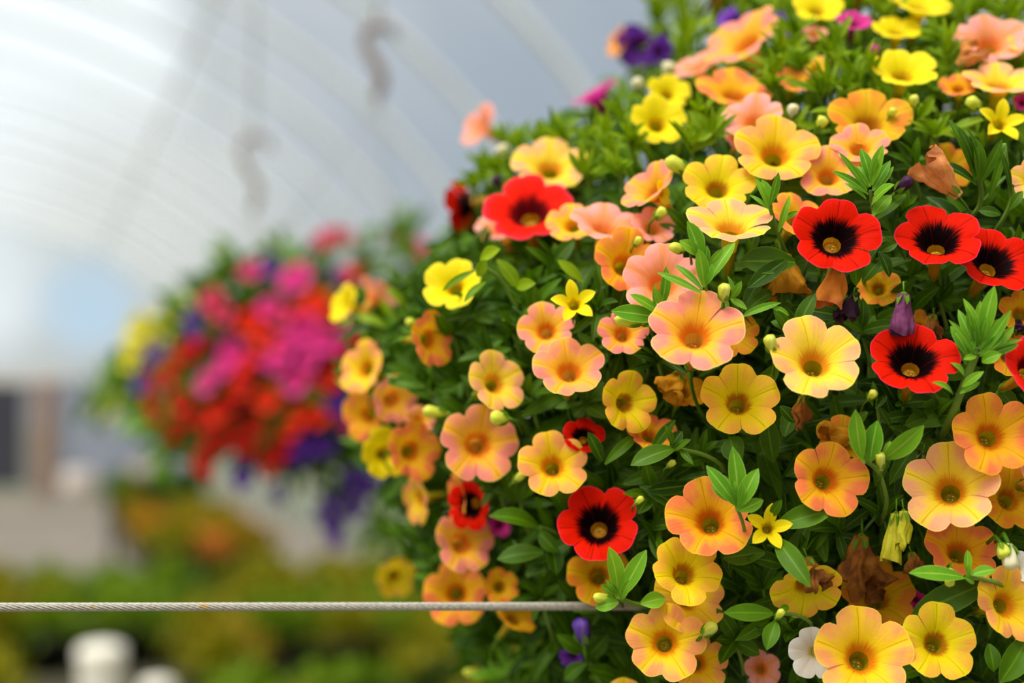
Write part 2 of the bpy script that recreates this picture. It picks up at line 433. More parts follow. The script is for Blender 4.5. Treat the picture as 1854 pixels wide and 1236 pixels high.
FL = [
# sharp middle and right
(1258,597,84,-.05,.42,'P',-1.0),(1478,648,84,0,.42,'PP',-.5),(1339,722,72,0,.35,'Y',.5),
(1513,427,80,0,.3,'R',-.5),(1697,428,76,-.15,.66,'R',.4,0,1.1,10),(1800,470,74,.12,.45,'R',1.1),(1652,649,79,-.1,.5,'R',0),(1872,668,64,.3,.3,'RB',-.3),
(1798,785,75,0,.22,'O',0),(1719,880,84,-.3,.3,'PP',0.2,0,1.15,15),(1500,865,71,.15,.2,'O',0,0,1,-20),(1832,900,62,.1,.3,'G',1.4),
(1740,992,68,0,.62,'O',1.2),(1828,1092,68,.3,.2,'A',0),(1563,1186,87,0,.35,'A',0),(1699,1161,71,0,.3,'Y',0.2),
(1203,1162,71,-.1,.2,'A',0),(1243,1030,66,.1,.4,'Y',0.2,0,1.3,35),(1285,936,78,-.15,.35,'O',0,0,1.2,25),(1250,1080,66,.1,.2,'A',1.3),
(1265,1200,52,.1,.2,'A',1.5),(1083,948,74,-.1,.35,'R',.5,0,1,30),(1085,1042,56,0,.2,'G',2),(1002,840,62,.05,.3,'A',.2),
(869,803,70,.25,.1,'P',.3),(901,690,57,.5,.35,'PP',.5),(1031,665,65,0,.45,'P',.3),(1138,728,56,.45,.1,'Y',1),
(988,595,52,-.1,.3,'P',.9),(1040,546,42,0,.3,'YY',0,1),(783,612,52,.75,.05,'O',0.2),(655,665,50,-.55,.3,'A',.4),
(658,755,50,-.6,-.2,'O',1),(713,722,46,.55,0,'P',1.2),(748,815,54,.55,.1,'O',.3),(697,820,46,.4,.1,'YY',.6),
(752,905,46,-.86,-.1,'A',1),(850,915,46,-.55,-.1,'R',1),(830,895,38,-.88,-.15,'O',1.2),(842,980,60,.5,.35,'P',.4),
(826,1075,58,0,.1,'O',.2,0,1,20),(717,1045,40,.5,-.2,'Y',1),(906,1062,34,.2,.2,'G',2.2),(933,1115,42,.5,.75,'G',2),
(1056,788,38,0,.6,'R',1.6),(1180,782,48,.2,.75,'O',2),
# upper left
(996,300,68,0,.66,'PP',.5,0,.8),(958,380,81,-.1,.66,'RB',.1,0,.8),(905,408,46,-.3,.7,'LP',.8),(866,226,44,-.72,.45,'LP',.2,0,1.4),
(834,372,46,-.86,-.1,'R',.4,0,1.4,0,1),(1036,402,46,-.2,.5,'A',1),(1098,402,66,.15,.82,'LP',.8),(1172,335,56,-.62,.6,'P',.4,0,1.4),
(1135,476,64,.3,.2,'O',1.2),(1182,408,42,.1,.6,'LP',1.6),(1200,508,74,0,.3,'LP',1.1),(1128,602,46,0,.3,'P',1.3),
(1300,332,64,0,.45,'Y',.5),(1325,398,79,0,.83,'PP',-.2,0,1.0),(1405,270,76,0,.42,'A',.2),(1557,262,52,-.1,.66,'P',.5),
(1500,312,58,-.1,.4,'P',1.1),(1575,214,74,0,.5,'G',.6),(1362,212,54,-.3,.5,'LP',.6),(1332,160,68,0,.8,'O',.9),
(1342,68,76,-.55,.66,'P',.4),(1262,118,44,-.4,.8,'LP',.8),(1192,218,52,.1,.35,'YY',.3),(1210,165,40,.1,.4,'YY',1),
(1637,124,60,0,.7,'YY',.2,0,1.1),(1480,12,46,0,.7,'YY',.8),(1668,6,58,.1,.8,'YY',.4),(1625,52,44,0,.8,'YY',1.2),
(1795,70,66,-.1,.6,'LP',.4),(1812,143,66,0,.84,'PP',.2),(1735,155,34,-.2,.7,'O',1),(1815,218,44,.1,.3,'YY',-.3,1),
(1545,38,34,0,.75,'M',1),(1872,325,44,-.2,.2,'PP',0),(1852,78,30,0,.7,'PP',.3),(1392,954,42,0,.2,'YY',-.4,1),
(1463,1068,64,0,-.5,'Y',.4,0,1,36),(1472,1182,46,-.3,0,'W',.8),(1150,82,40,-.5,-.45,'V',.3,0,1.5),(1195,92,30,.5,-.3,'V',.6),(1120,75,30,-.8,.3,'O',.9),
(1076,168,46,-.5,.83,'M',.3,0,1.3),(620,548,38,-.75,.35,'YY',.5,0,1.5),(686,528,44,.5,.78,'LP',.8,0,1.3,0,1),(820,513,54,-.2,.4,'YY',-1.2),
(1445,392,54,.3,.6,'O',1.3),(1830,640,46,0,.3,'G',1.6),(1850,565,42,0,.3,'G',1.6),(1525,792,48,0,.5,'G',2.2),
(1590,1075,70,0,.5,'G',3.4),(1330,603,44,.1,.2,'G',2),(1330,35,30,-.3,.4,'V',1.6),(1410,45,28,0,.3,'V',1.6),
(1240,705,40,.2,.5,'G',2.6),(1845,1025,30,0,.4,'W',.6),(1670,590,30,.5,.3,'O',3),(1380,1210,34,0,.3,'LP',3.4),(1660,1085,16,0,.2,'M',3.4),(1852,185,18,0,.2,'M',.8),
(925,150,1,0,0,'X'),(1720,300,46,.3,.2,'G',3),(1590,520,40,-.3,.3,'G',3),(760,760,30,.3,.4,'P',2),(1440,145,34,.1,.5,'O',1.8),(1478,120,26,-.2,.6,'A',2.2),(1340,250,30,.2,.4,'LP',2),
(1200,350,24,.8,.3,'YY',1),(905,950,22,.2,.1,'M',3),(1035,1190,24,-.3,-.5,'V',2),(1475,60,22,0,.5,'LP',1.6),
(1890,1180,60,.2,.2,'A',.4),(1900,860,60,.3,.2,'P',.4),(1920,420,60,.3,.2,'A',.4),(1930,250,60,.3,.3,'O',.4),(1960,600,70,.3,.2,'P',.2),(1960,980,64,.3,.2,'Y',.2),
(1300,-50,60,-.1,.6,'P',.4),(1560,-50,60,-.1,.6,'A',.4),(1800,-60,60,.1,.6,'P',.4),
(1130,1290,60,-.1,.1,'A',.4),(1380,1310,66,0,.1,'O',.2),(1700,1320,66,0,.1,'PP',.2),(1860,1300,60,.1,.1,'A',.2),
]
for a in FL:
    if a[5] == 'X': continue
    flower(*a)

def clear_depth(x, y, rad, d):
    for fx, fy, fr_, fd in CLEAR:
        if (x-fx)**2+(y-fy)**2 < (fr_*.92+rad)**2 and d < fd: d = fd
    return d
# ---------------------------------------------------------------- buds
def bud(x0, y0, x1, y1, w, lay=0, mat=BUDM, par='yellow_calibrachoa', lab='plump yellow-green bud'):
    d = surf(x0, y0)+LAYER*lay
    a = at(x0, y0, d); b = at(x1, y1, d-.003); ax = b-a; L = ax.length; t = ax.normalized()
    s = t.orthogonal().normalized(); u = t.cross(s); R = w*.42*d/FPX
    mb = MB(); rows = []
    for i in range(10):
        f = i/9; r = R*(.35+.65*math.sin(PI*min(1, f*.62+.06)))*(1 if f < .8 else math.sqrt(max(0.02, 1-((f-.8)/.2)**2)))
        rows.append([a+t*L*f+(s*math.cos(2*PI*k/15+f*.8)+u*math.sin(2*PI*k/15+f*.8))*r*(1+.12*math.cos(10*PI*k/15)) for k in range(15)])
    ids = mb.grid(rows, closed=True, tone=.5)
    mb.face(ids[-1])
    o = mb.build('flower_bud', mat, plants[par], origin=a); o['label'] = lab
    cm = MB()
    for k in range(5):
        q = 2*PI*k/5; n = s*math.cos(q)+u*math.sin(q)
        leaf(cm, a-t*R*.3, a+t*L*.5+n*R*1.35, n, R*1.0, .5, seg=5)
    g = a-t*R*.3
    cm.tube([g, g-t*R*1.2+cdir(0, -.3, -1)*R, g-t*R*1.5+cdir(.1, -.4, -1)*R*6], R*.28, 6)
    cm.build('calyx', CALYX, o, origin=a)
for b in [(1240,452,1213,446,22,-.3),(1310,545,1313,513,26,-.6),(1165,584,1112,577,24,-.4),(1400,640,1392,606,26,-.4),(1596,850,1594,818,20,-.3),
          (1722,1030,1718,1062,20,-.4),(1775,196,1752,180,26,0),(1658,195,1654,172,20,0),(1112,1085,1074,1080,22,-.5),(1272,1150,1296,1128,26,.4),(1572,722,1585,708,18,0),
          (920,758,888,754,30,-.3),(812,750,765,742,26,.3),(1250,312,1205,288,30,.2),(1480,232,1494,212,24,.3),(930,872,950,856,18,.4),(1150,912,1164,900,14,0),(1405,1120,1418,1104,16,-.2),
          (880,1218,838,1216,18,.5),(1610,212,1620,196,16,.6),(1148,445,1160,430,16,.8),(755,585,735,582,18,.6),(1812,985,1822,1010,30,-.3),(1185,395,1205,378,22,.6),(1208,845,1222,835,14,.5)]:
    bud(*b)
bud(1622,348,1652,322,26,-.2,BUDV,'violet_calibrachoa','dark purple furled bud'); bud(1058,1165,1050,1118,36,.9,leaf_mat('bud_lilac',(90,60,170),(130,90,200),(150,120,200),rim=0),'violet_calibrachoa','lilac furled bud')
bud(905,345,895,318,20,.8,BUDV,'violet_calibrachoa','dark purple furled bud')
bud(1825,985,1832,1032,34,-.3,BUDW,'white_calibrachoa','white furled bud'); bud(1165,165,1148,142,24,.6,BUDW,'white_calibrachoa','white furled bud'); bud(1205,140,1216,112,30,.9,BUDW,'white_calibrachoa','white furled bud')
bud(1433,215,1438,188,24,.9,BUDW,'white_calibrachoa','white furled bud'); bud(1578,110,1584,80,26,1.0,MP['M'],'magenta_calibrachoa','magenta furled bud'); bud(920,290,905,262,30,.8,BUDW,'white_calibrachoa','white furled bud')

# ---------------------------------------------------------------- withered flowers
def withered(x0, y0, x1, y1, w0, w1, mat, lay=.5, crum=.3, lab=None):
    d = surf(x0, y0)+LAYER*lay; rr = random.Random(int(x0+y0))
    a = at(x0, y0, d); b = at(x1, y1, d-.002); ax = b-a; L = ax.length; t = ax.normalized()
    s = (RIGHT-t*RIGHT.dot(t)).normalized(); u = t.cross(s); k_ = d/FPX*.5
    rows = []; n = 30; ph = rr.uniform(0, 6)
    side = rr.uniform(-.2, .2)
    for i in range(14):
        f = i/13; r = (w0+(w1-w0)*f**1.3)*k_
        if f > .85: r *= 1-.3*(f-.85)/.15*crum*2
        row = []
        for j in range(n):
            q = 2*PI*j/n
            m = 1+.16*math.cos(5*q+ph)*(.4+f)+crum*f*math.sin(3*q+f*5+ph)*.6+crum*.5*f*math.sin(7*q-f*9)
            p = a+t*(L*f*(1+crum*.25*f*math.sin(2*q+ph)))+(s*math.cos(q)+u*math.sin(q)*.7)*r*m + s*L*side*f*f
            p += Vector(mnoise.noise_vector(p*260))*crum*.0035*f
            row.append(p)
        rows.append(row)
    mb = MB(); mb.grid(rows, closed=True)
    o = mb.build('withered_flower', WM[mat], plants['violet_calibrachoa' if mat in ('purple', 'dark') else 'apricot_calibrachoa'], origin=a)
    o['label'] = lab or 'withered '+{'lime': 'yellow-green', 'dark': 'dark purple'}.get(mat, mat)+' flower'
    cm = MB()
    for k in range(5):
        q = 2*PI*k/5; nn = s*math.cos(q)+u*math.sin(q)
        leaf(cm, a-t*L*.08, a+t*L*.28+nn*w0*k_*1.4, nn, w0*k_*1.2, .4, seg=4)
    g = a-t*L*.08
    cm.tube([g, g-t*L*.2+cdir(0, .1, -.5)*L*.1, g-t*L*.4+cdir(.3, -.5, -.8)*L*.35], w0*k_*.22, 6)
    cm.build('calyx', CALYX, o, origin=a)
withered(1735,355,1672,290,20,74,'peach',.2,.5)
withered(1735,120,1768,88,18,50,'peach',.6,.7)
withered(1415,462,1425,535,34,84,'gold',1.6,.45)
withered(1512,478,1512,552,26,60,'orange',.6,.35)
withered(1452,718,1446,768,12,30,'brown',.4,.9)
withered(1636,532,1630,604,22,46,'purple',.4,.25)
withered(1545,535,1532,580,20,40,'dark',.8,.6)
withered(1560,970,1550,1065,26,90,'brown',2.2,.8)
withered(1462,1010,1482,1062,20,44,'brown',.2,.7)
withered(1622,930,1610,1016,18,40,'lime',.4,.18)
withered(1636,925,1640,990,16,30,'lime',.2,.6)
withered(1650,1000,1660,1035,14,34,'brown',1.5,.6)
withered(1690,570,1685,610,14,30,'brown',2,.8)
withered(1235,680,1205,712,24,60,'gold',2,.6)
withered(1550,780,1500,800,24,60,'gold',2,.6)
withered(1670,820,1650,870,14,30,'dark',1.2,.5)
withered(1840,600,1854,585,14,30,'dark',.8,.5)

# ---------------------------------------------------------------- leafy shoots in front, leaf by leaf: base x,y  tip x,y  width px
def shoot(leaves, stem=None, lay=-.2, mat=LEAFY, sw=7, name='leafy_shoot', clear=0):
    x0, y0 = leaves[0][0], leaves[0][1]
    mb = MB(); d0 = surf(x0, y0)+LAYER*lay
    if clear: d0 = clear_depth(x0, y0-clear*.5, clear*.12-8, d0)+.004
    for i, lf in enumerate(leaves):
        bx, by, tx, ty, w = lf[:5]; dz = lf[5] if len(lf) > 5 else rnd.uniform(-.006, .004)
        rr = rnd
        a = at(bx, by, d0); b = at(tx, ty, d0+dz)
        side = 1 if tx > bx else -1
        n = cdir(rr.uniform(-.45, .45), .45+rr.uniform(-.3, .3), .8)
        leaf(mb, a, b, n, w*d0/FPX*1.08, rr.uniform(.2, .9), bend=rr.uniform(.05, .22), seg=8, fold=rr.uniform(.15, .45))
    o = mb.build(name, mat, plants['apricot_calibrachoa'], origin=at(x0, y0, d0))
    if stem:
        sb = MB(); pts = [at(x, y, d0+.002+.004*i) for i, (x, y) in enumerate(stem)]
        # smooth
        fine = []
        for i in range(len(pts)-1):
            for k in range(4): fine.append(pts[i].lerp(pts[i+1], k/4))
        fine.append(pts[-1]); fine.append(pts[-1]+cdir(.1, -.4, -1)*.02)
        for _ in range(3): fine = [fine[0]]+[(fine[i-1]+fine[i]*2+fine[i+1])/4 for i in range(1, len(fine)-1)]+[fine[-1]]
        sb.tube(fine, sw*.5*d0/FPX, 8)
        sb.build('stem', STEM, o, origin=at(x0, y0, d0))
    return o
def rosette(cx, cy, n, Lp, w, up=90, spread=150, seed=0):
    r = random.Random(seed); out = []
    for i in range(n):
        a = math.radians(up - spread/2 + spread*i/(n-1) + r.uniform(-8, 8)); l = Lp*r.uniform(.45, 1.0)
        out.append((cx+r.uniform(-6, 6), cy+r.uniform(-3, 10), cx+math.cos(a)*l, cy-math.sin(a)*l, w*r.uniform(.6, 1.1), r.uniform(-.012, .002)))
    return out
shoot([(1572,352,1508,308,18),(1570,345,1520,275,14),(1572,340,1532,292,14),(1575,330,1560,268,24),(1578,335,1598,262,24),(1580,345,1612,290,20),(1582,352,1618,300,14),(1568,360,1530,330,12),(1575,322,1572,290,16),(1580,320,1588,286,16),(1576,338,1553,300,18),(1578,372,1616,332,36,-.008),(1580,390,1614,352,26)],
      [(1576,345),(1580,380),(1590,430),(1600,470)], -.6)
shoot([(1768,640,1726,592,20),(1765,630,1735,560,20),(1768,620,1748,540,22),(1772,618,1775,545,24),(1775,620,1800,518,32),(1778,628,1815,575,26),(1780,640,1838,590,20),(1778,650,1845,622,20),(1775,645,1830,562,22),(1768,625,1762,575,18),(1773,622,1785,572,18),(1772,632,1800,590,22),(1775,636,1820,602,20),(1760,640,1722,580,14),(1755,645,1722,590,24),(1758,655,1740,615,14),(1770,640,1852,612,12),(1765,615,1752,560,16),(1768,645,1745,650,14),(1778,655,1812,640,26),(1752,640,1762,612,16)]
      ,[(1770,630),(1752,680),(1735,720),(1722,760)], -.7, sw=15)
shoot([(1748,660,1726,595,26),(1745,680,1722,655,16),(1742,700,1780,672,18),(1738,712,1775,690,14),(1725,715,1692,690,16)],None,-.5)
shoot([(1335,925,1328,808,40),(1333,915,1280,843,30),(1338,918,1372,848,34),(1338,925,1382,905,26),(1330,910,1288,880,20),(1334,915,1312,860,16),(1336,918,1346,870,14),(1332,905,1330,870,12),(1345,905,1355,880,10)],[(1335,920),(1345,945),(1350,970)],-1.0,LEAFY)
shoot([(1275,520,1265,450,30),(1278,515,1288,478,30),(1285,508,1330,438,30),(1272,525,1222,478,16),(1270,530,1190,492,16),(1282,480,1310,450,16),(1275,480,1280,445,16),(1270,470,1245,400,38,-.002),(1268,462,1232,435,26)],[(1276,510),(1282,540),(1295,570)],-.7)
shoot([(1200,570,1142,532,26),(1205,572,1175,562,16),(1198,568,1185,520,16),(1195,560,1208,482,24),(1192,575,1108,562,36),(1196,572,1162,590,24),(1188,560,1185,515,10),(1200,575,1150,585,20)],[(1200,570),(1225,575),(1260,590)],-.3)
shoot([(1391,376,1368,322,16),(1392,370,1380,325,26),(1393,372,1410,312,18),(1393,380,1358,352,10),(1410,420,1430,355,14),(1412,400,1445,382,12)],[(1392,370),(1402,400),(1415,440),(1432,475),(1450,500)],-.4,sw=8)
shoot([(1440,475,1340,472,60),(1425,470,1355,520,36)],None,1.0,LEAF)
shoot([(1765,330,1720,212,24),(1768,318,1738,228,18),(1770,320,1755,230,14),(1772,325,1768,250,26),(1775,330,1815,252,22),(1790,360,1822,262,16),(1768,335,1692,290,24),(1772,310,1760,262,16)],[(1770,315),(1778,345),(1775,375),(1755,395)],-.1,LEAF,sw=9)
shoot([(1830,350,1812,270,12),(1828,380,1852,345,20),(1812,388,1772,380,22)],[(1818,260),(1825,320),(1835,360),(1815,400),(1800,420)],.2,LEAF,sw=8)
shoot([(1340,575,1414,546,16),(1395,555,1430,570,14),(1352,560,1322,540,16),(1330,545,1318,498,12),(1325,540,1342,510,16),(1320,560,1300,535,16)],None,.1)
shoot([(1440,605,1476,530,34),(1436,610,1408,562,22),(1430,600,1396,580,20),(1430,612,1402,560,26)],None,.5,LEAF)
shoot([(1560,830,1548,742,34),(1575,835,1588,762,40),(1565,840,1538,798,22),(1600,830,1672,772,42,-.01),(1600,828,1612,798,14),(1575,812,1562,780,14)],[(1565,832),(1590,850),(1600,880),(1610,920)],-.3,LEAFY,sw=9)
shoot([(1090,835,1065,782,26),(1095,840,1155,785,24),(1180,815,1222,760,24)],None,.6,LEAF)
shoot([(1222,812,1142,840,42),(1215,808,1235,780,26),(1220,815,1250,795,16),(1218,805,1205,770,14),(1230,812,1255,840,14)],[(1222,812),(1270,820),(1320,845)],.4,LEAF,sw=8)
shoot([(975,955,888,930,40),(975,960,1010,1000,30),(980,950,958,975,20),(985,1000,900,1010,44),(1000,985,1008,1040,34)],[(975,955),(1000,960),(1040,990)],.9,LEAF,sw=7)
shoot([(1122,1082,1170,995,36),(1118,1080,1105,990,40),(1115,1085,1088,1058,18),(1120,1090,1078,1100,26),(1125,1085,1140,1050,18),(1160,1092,1205,1082,34),(1118,1075,1098,1050,14),(1112,1078,1095,1064,14)],[(1120,1082),(1150,1095),(1200,1098),(1250,1100)],-.6,LEAFY,sw=9)
shoot([(1400,1110,1312,1108,36,-.006),(1405,1125,1388,1175,34),(1410,1110,1428,1095,16),(1408,1118,1425,1128,14)],[(1405,1112),(1440,1110),(1480,1130)],-.2,LEAF)
shoot([(1405,952,1510,922,48,-.004),(1405,975,1465,1058,44,-.016),(1395,935,1415,905,20),(1360,930,1378,900,14)],None,-.1,LEAF)
shoot([(1385,1000,1308,1010,40,.004),(1350,1010,1420,1022,34,.006)],None,1.2,LEAF)
shoot([(1745,1045,1648,1035,34,-.005),(1750,1035,1752,995,20),(1758,1040,1802,1030,24),(1748,1045,1755,1020,14),(1745,1045,1765,1055,14)],[(1750,1040),(1785,1050),(1830,1060)],-.7,LEAFY,sw=8)
shoot([(1800,1050,1648,1115,60,.004)],None,1.2,LEAF)
shoot([(1862,1150,1812,1235,54),(1862,1180,1900,1250,40),(1790,1165,1800,1215,32)],None,.2,LEAF)
shoot([(1588,728,1580,690,12),(1590,735,1612,770,16),(1570,745,1545,770,20),(1585,740,1606,715,14),(1580,735,1568,708,12)],[(1588,730),(1592,770),(1600,800)],.7,LEAF,sw=6)
shoot([(1640,770,1740,735,60,.006),(1730,720,1700,780,50,.01),(1545,830,1420,860,36,.008)],None,1.6,LEAF)
shoot([(1388,745,1400,838,40,.0),(1340,840,1320,790,50,.01),(1420,790,1440,740,40,.01)],None,1.6,LEAF)
shoot([(1412,735,1438,765,28)],None,.6,LEAF)
shoot([(1855,1150,1795,1130,30)],None,1.2,LEAF)
shoot([(1540,430,1552,520,30,.006),(1590,455,1612,500,26),(1600,465,1560,510,30),(1580,400,1640,350,26,.004)],None,1.0,LEAF)
shoot([(1595,455,1625,440,20),(1590,445,1560,470,20),(1602,430,1640,470,30,.01)],[(1580,390),(1590,440),(1575,480)],.5,LEAF,sw=7)
shoot([(1650,470,1560,500,30,.008),(1660,500,1610,540,26,.01),(1700,520,1650,560,30,.01),(1640,560,1580,590,30,.01)],None,1.8,LEAF)
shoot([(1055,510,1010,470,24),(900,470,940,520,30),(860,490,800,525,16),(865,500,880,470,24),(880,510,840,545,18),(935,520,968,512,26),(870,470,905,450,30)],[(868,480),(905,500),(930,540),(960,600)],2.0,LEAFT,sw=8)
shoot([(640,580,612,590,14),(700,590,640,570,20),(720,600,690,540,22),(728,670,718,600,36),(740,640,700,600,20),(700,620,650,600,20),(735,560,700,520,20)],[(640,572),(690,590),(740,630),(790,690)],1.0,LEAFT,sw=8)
shoot([(770,700,700,690,30),(780,720,735,700,26),(845,760,800,720,26),(820,700,780,670,26)],[(700,680),(760,700),(830,740)],1.2,LEAF)
shoot([(795,1010,752,985,24),(800,1010,790,960,26),(790,1020,745,1020,20),(810,1000,780,975,16),(800,1060,760,1075,20),(795,1050,750,1040,18)],[(790,1010),(830,1020),(870,1050)],.8,LEAF,sw=7)
shoot([(905,1230,870,1210,16),(910,1225,885,1195,14),(900,1225,935,1195,20),(905,1228,850,1222,18),(920,1235,900,1170,14),(940,1220,960,1150,30),(950,1225,1010,1150,36),(935,1240,975,1190,26)],[(905,1228),(940,1240),(990,1250)],1.0,LEAFY)
shoot([(1055,1180,1010,1150,30),(1060,1190,1100,1150,34),(1062,1200,1020,1230,30),(1065,1210,1120,1225,34),(1055,1175,1040,1140,16)],[(1058,1180),(1080,1220),(1100,1260)],1.6,LEAF)

# upright shoots fringing the top
tr = random.Random(31)
for (x, y) in [(1070,245),(1100,262),(985,250),(1140,250),(900,300),(875,320),(1010,240),(1205,60),(1190,30),(1215,100),(1250,60),(1230,140),(1420,90),(1450,110),(1500,90),(1540,110),(1400,120),(1480,70),(1700,60),(1720,110),(1680,140),(1240,10),(1560,70),(1760,10),(1820,15),(1440,50),(1395,150),(1480,160),(1530,150),(1120,300),(1060,300),(870,440),(900,450),(950,460),(1290,240),(1250,260),(1660,200),(1690,230),(1720,30),(1600,20),(1220,-10),(1540,10)]:
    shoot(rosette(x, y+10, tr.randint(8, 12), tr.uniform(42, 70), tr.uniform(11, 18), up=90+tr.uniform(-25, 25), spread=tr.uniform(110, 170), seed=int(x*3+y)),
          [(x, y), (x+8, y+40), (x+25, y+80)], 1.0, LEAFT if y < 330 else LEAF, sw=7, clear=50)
for (x, y, l, u) in [(1196,20,80,95),(1172,75,60,110),(1212,-10,90,80),(1235,40,80,70),(1150,120,50,120),(1128,205,60,110),(1165,232,55,90),(975,262,60,80),(1022,258,55,100),(940,262,60,110),(918,250,50,125),(1085,240,60,70),(858,332,50,120),(872,300,55,100),(1240,90,60,90),(1345,20,50,90),(1385,60,60,80),(1520,70,70,95),(1575,120,70,80),(1500,150,70,100),(1710,90,70,70),(1745,25,60,90),(1270,200,50,100),(1420,170,50,80),(1545,140,60,80)]:
    shoot(rosette(x, y+8, 7, l, 13, up=u, spread=70, seed=int(x*5+y)), [(x, y), (x+6, y+40), (x+25, y+90)], .5, LEAFT, sw=6, clear=50)
# mixed young shoots across the ball
for (x, y) in [(1080,560),(1100,640),(960,560),(930,600),(1190,650),(1215,720),(1270,830),(1400,820),(1640,740),(1690,760),(1560,600),(1650,500),(1700,540),(1420,420),(1330,540),(1240,560),(1060,730),(960,720),(890,640),(840,680),(780,700),(820,600),(860,560),(1100,880),(1180,900),(940,900),(900,870),(1050,1090),(980,1080),(1330,1150),(1450,1000),(1520,960),(1600,940),(1660,930),(1600,1080),(1780,1080),(1440,1140),(1380,1060),(1180,950),(1820,440),(1650,300),(1600,240),(1250,420),(1180,460),(1000,480),(960,520),(1630,390),(1840,300)]:
    shoot(rosette(x, y, tr.randint(5, 8), tr.uniform(50, 84), tr.uniform(20, 32), up=tr.uniform(40, 140), spread=tr.uniform(150, 300), seed=int(x*7+y)),
          [(x, y), (x+8, y+30), (x+20, y+70)], tr.uniform(1.6, 2.6), LEAF, sw=7, clear=60)

# ---------------------------------------------------------------- inner foliage of the near ball
fr = random.Random(5)
def scatter(n, x0, x1, y0, y1, dmin, dmax, Ls, Wr, mat, name, accept=None, upb=.5):
    mb = MB(); c = 0
    while c < n:
        x = fr.uniform(x0, x1); y = fr.uniform(y0, y1)
        if x < left_edge(y)+fr.uniform(-12, 35): continue
        if accept and not accept(x, y): continue
        c += 1
        d = surf(x, y)+fr.uniform(dmin, dmax)
        d = clear_depth(x, y, 34, d)
        p = at(x, y, d)
        a = fr.uniform(0, 2*PI)
        dr = cdir(math.cos(a), math.sin(a)+upb, fr.uniform(-.4, .5))
        L = fr.uniform(*Ls)
        n_ = cdir(fr.uniform(-.7, .7), fr.uniform(-.2, .9), fr.uniform(.3, 1))
        leaf(mb, p-dr*L*.5, p+dr*L*.5, n_, L*fr.uniform(*Wr), fr.random(), bend=fr.uniform(.0, .3), seg=5, fold=fr.uniform(.1, .4))
    o = mb.build(name, mat, plants['apricot_calibrachoa'], origin=at(1600, 760, .6)); return o
scatter(950, 560, 2150, 180, 1500, .018, .045, (.013, .021), (.3, .42), LEAF, 'foliage', lambda x, y: y > 300 or fr.random() < .3)
scatter(2600, 560, 2250, -250, 1600, .04, .11, (.014, .024), (.3, .45), LEAF, 'foliage')
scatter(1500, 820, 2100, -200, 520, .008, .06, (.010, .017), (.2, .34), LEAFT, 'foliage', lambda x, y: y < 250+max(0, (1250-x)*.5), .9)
scatter(1500, 600, 1300, 350, 1300, .03, .1, (.014, .024), (.3, .45), LEAF, 'foliage')
# older stems and leaves on the shaded inside and the far side of the ball
mb = MB()
cc = at(1640, 760, .73)
for _ in range(2600):
    th = fr.uniform(0, 2*PI); z = fr.uniform(-1, 1); s = math.sqrt(1-z*z)
    nn = RC @ Vector((s*math.cos(th), s*math.sin(th), z)); k = fr.uniform(.8, 1.0)
    p = cc + RC @ Vector((s*math.cos(th)*.215*k, s*math.sin(th)*.19*k, z*.19*k))
    dr = (nn.orthogonal().normalized()*fr.uniform(-1, 1)+Vector((fr.uniform(-1, 1), fr.uniform(-1, 1), fr.uniform(-.6, 1)))).normalized()
    leaf(mb, p, p+dr*.026, nn, .010, fr.random()*.6, seg=4)
mb.build('foliage', LEAF, plants['apricot_calibrachoa'], origin=at(1600, 760, .6))
mb = MB()
for i in range(220):
    x = fr.uniform(900, 1900); y = fr.uniform(250, 1236)
    if x < left_edge(y)+60: continue
    d = surf(x, y)+fr.uniform(.018, .05); a = fr.uniform(.2, 2.9); L = fr.uniform(40, 90)
    d = clear_depth(x+math.cos(a)*L*.5, y-math.sin(a)*L*.5, 40, d)+.006
    p0 = at(x, y, d); p1 = at(x+math.cos(a)*L*.5+fr.uniform(-8, 8), y-math.sin(a)*L*.5, d-.003); p2 = at(x+math.cos(a)*L, y-math.sin(a)*L, d-.002)
    mb.tube([p0, p0.lerp(p1, .5), p1, p1.lerp(p2, .5), p2], .0006, 5)
mb.build('stems', STEMD, plants['apricot_calibrachoa'], origin=at(1600, 760, .6))['kind'] = 'stuff'
# the pot the near plants grow from (a round hanging pot heaped with peat, domed as an added dark core)
pot = thing('hanging_pot', 'dark round hanging pot buried inside the nearest flower ball', 'pot', cc)
def ball(mb, c, rx, ry, rz, z0=-1, z1=1, n=28, m=14, nz=.0):
    rows = []
    for i in range(m+1):
        z = z0+(z1-z0)*i/m; z = max(-.999, min(.999, z)); s = math.sqrt(1-z*z)
        row = []
        for j in range(n):
            a = 2*PI*j/n; v = Vector((s*math.cos(a)*rx, s*math.sin(a)*ry, z*rz))
            if nz: v *= 1+nz*mnoise.noise(v*20)
            row.append(Vector(c)+v)
        rows.append(row)
    ids = mb.grid(rows, closed=True); mb.face(ids[0][::-1]); mb.face(ids[-1])
PEAT = simple('peat', (30, 22, 12), .95, var=.5, scale=60, spec=.1)
BLACKP = simple('black_plastic', (22, 22, 22), .5, spec=.3)
m1 = MB(); ball(m1, cc-Vector((0, 0, .0)), .165, .15, .15, -.99, -.02); m1.build('bowl', BLACKP, pot, origin=cc)
m1 = MB(); ball(m1, cc, .163, .148, .14, -.0, .99, nz=.15); m1.build('peat', PEAT, pot, origin=cc)

hw = simple('green_hanger_wire', (40, 60, 30), .5)
htop = cc+Vector((0, 0, .42))
for k in range(3):
    a = 2*PI*k/3+.9; m1 = MB(); m1.tube([cc+Vector((.16*math.cos(a), .145*math.sin(a), 0)), cc+Vector((.17*math.cos(a), .155*math.sin(a), .08)), htop], .0012, 6); m1.build('hanger_wire', hw, pot, origin=cc)
m1 = MB(); m1.tube([htop, Vector((htop.x, htop.y, 4.55))], .0025, 8); m1.build('drop_cord', hw, pot, origin=cc)

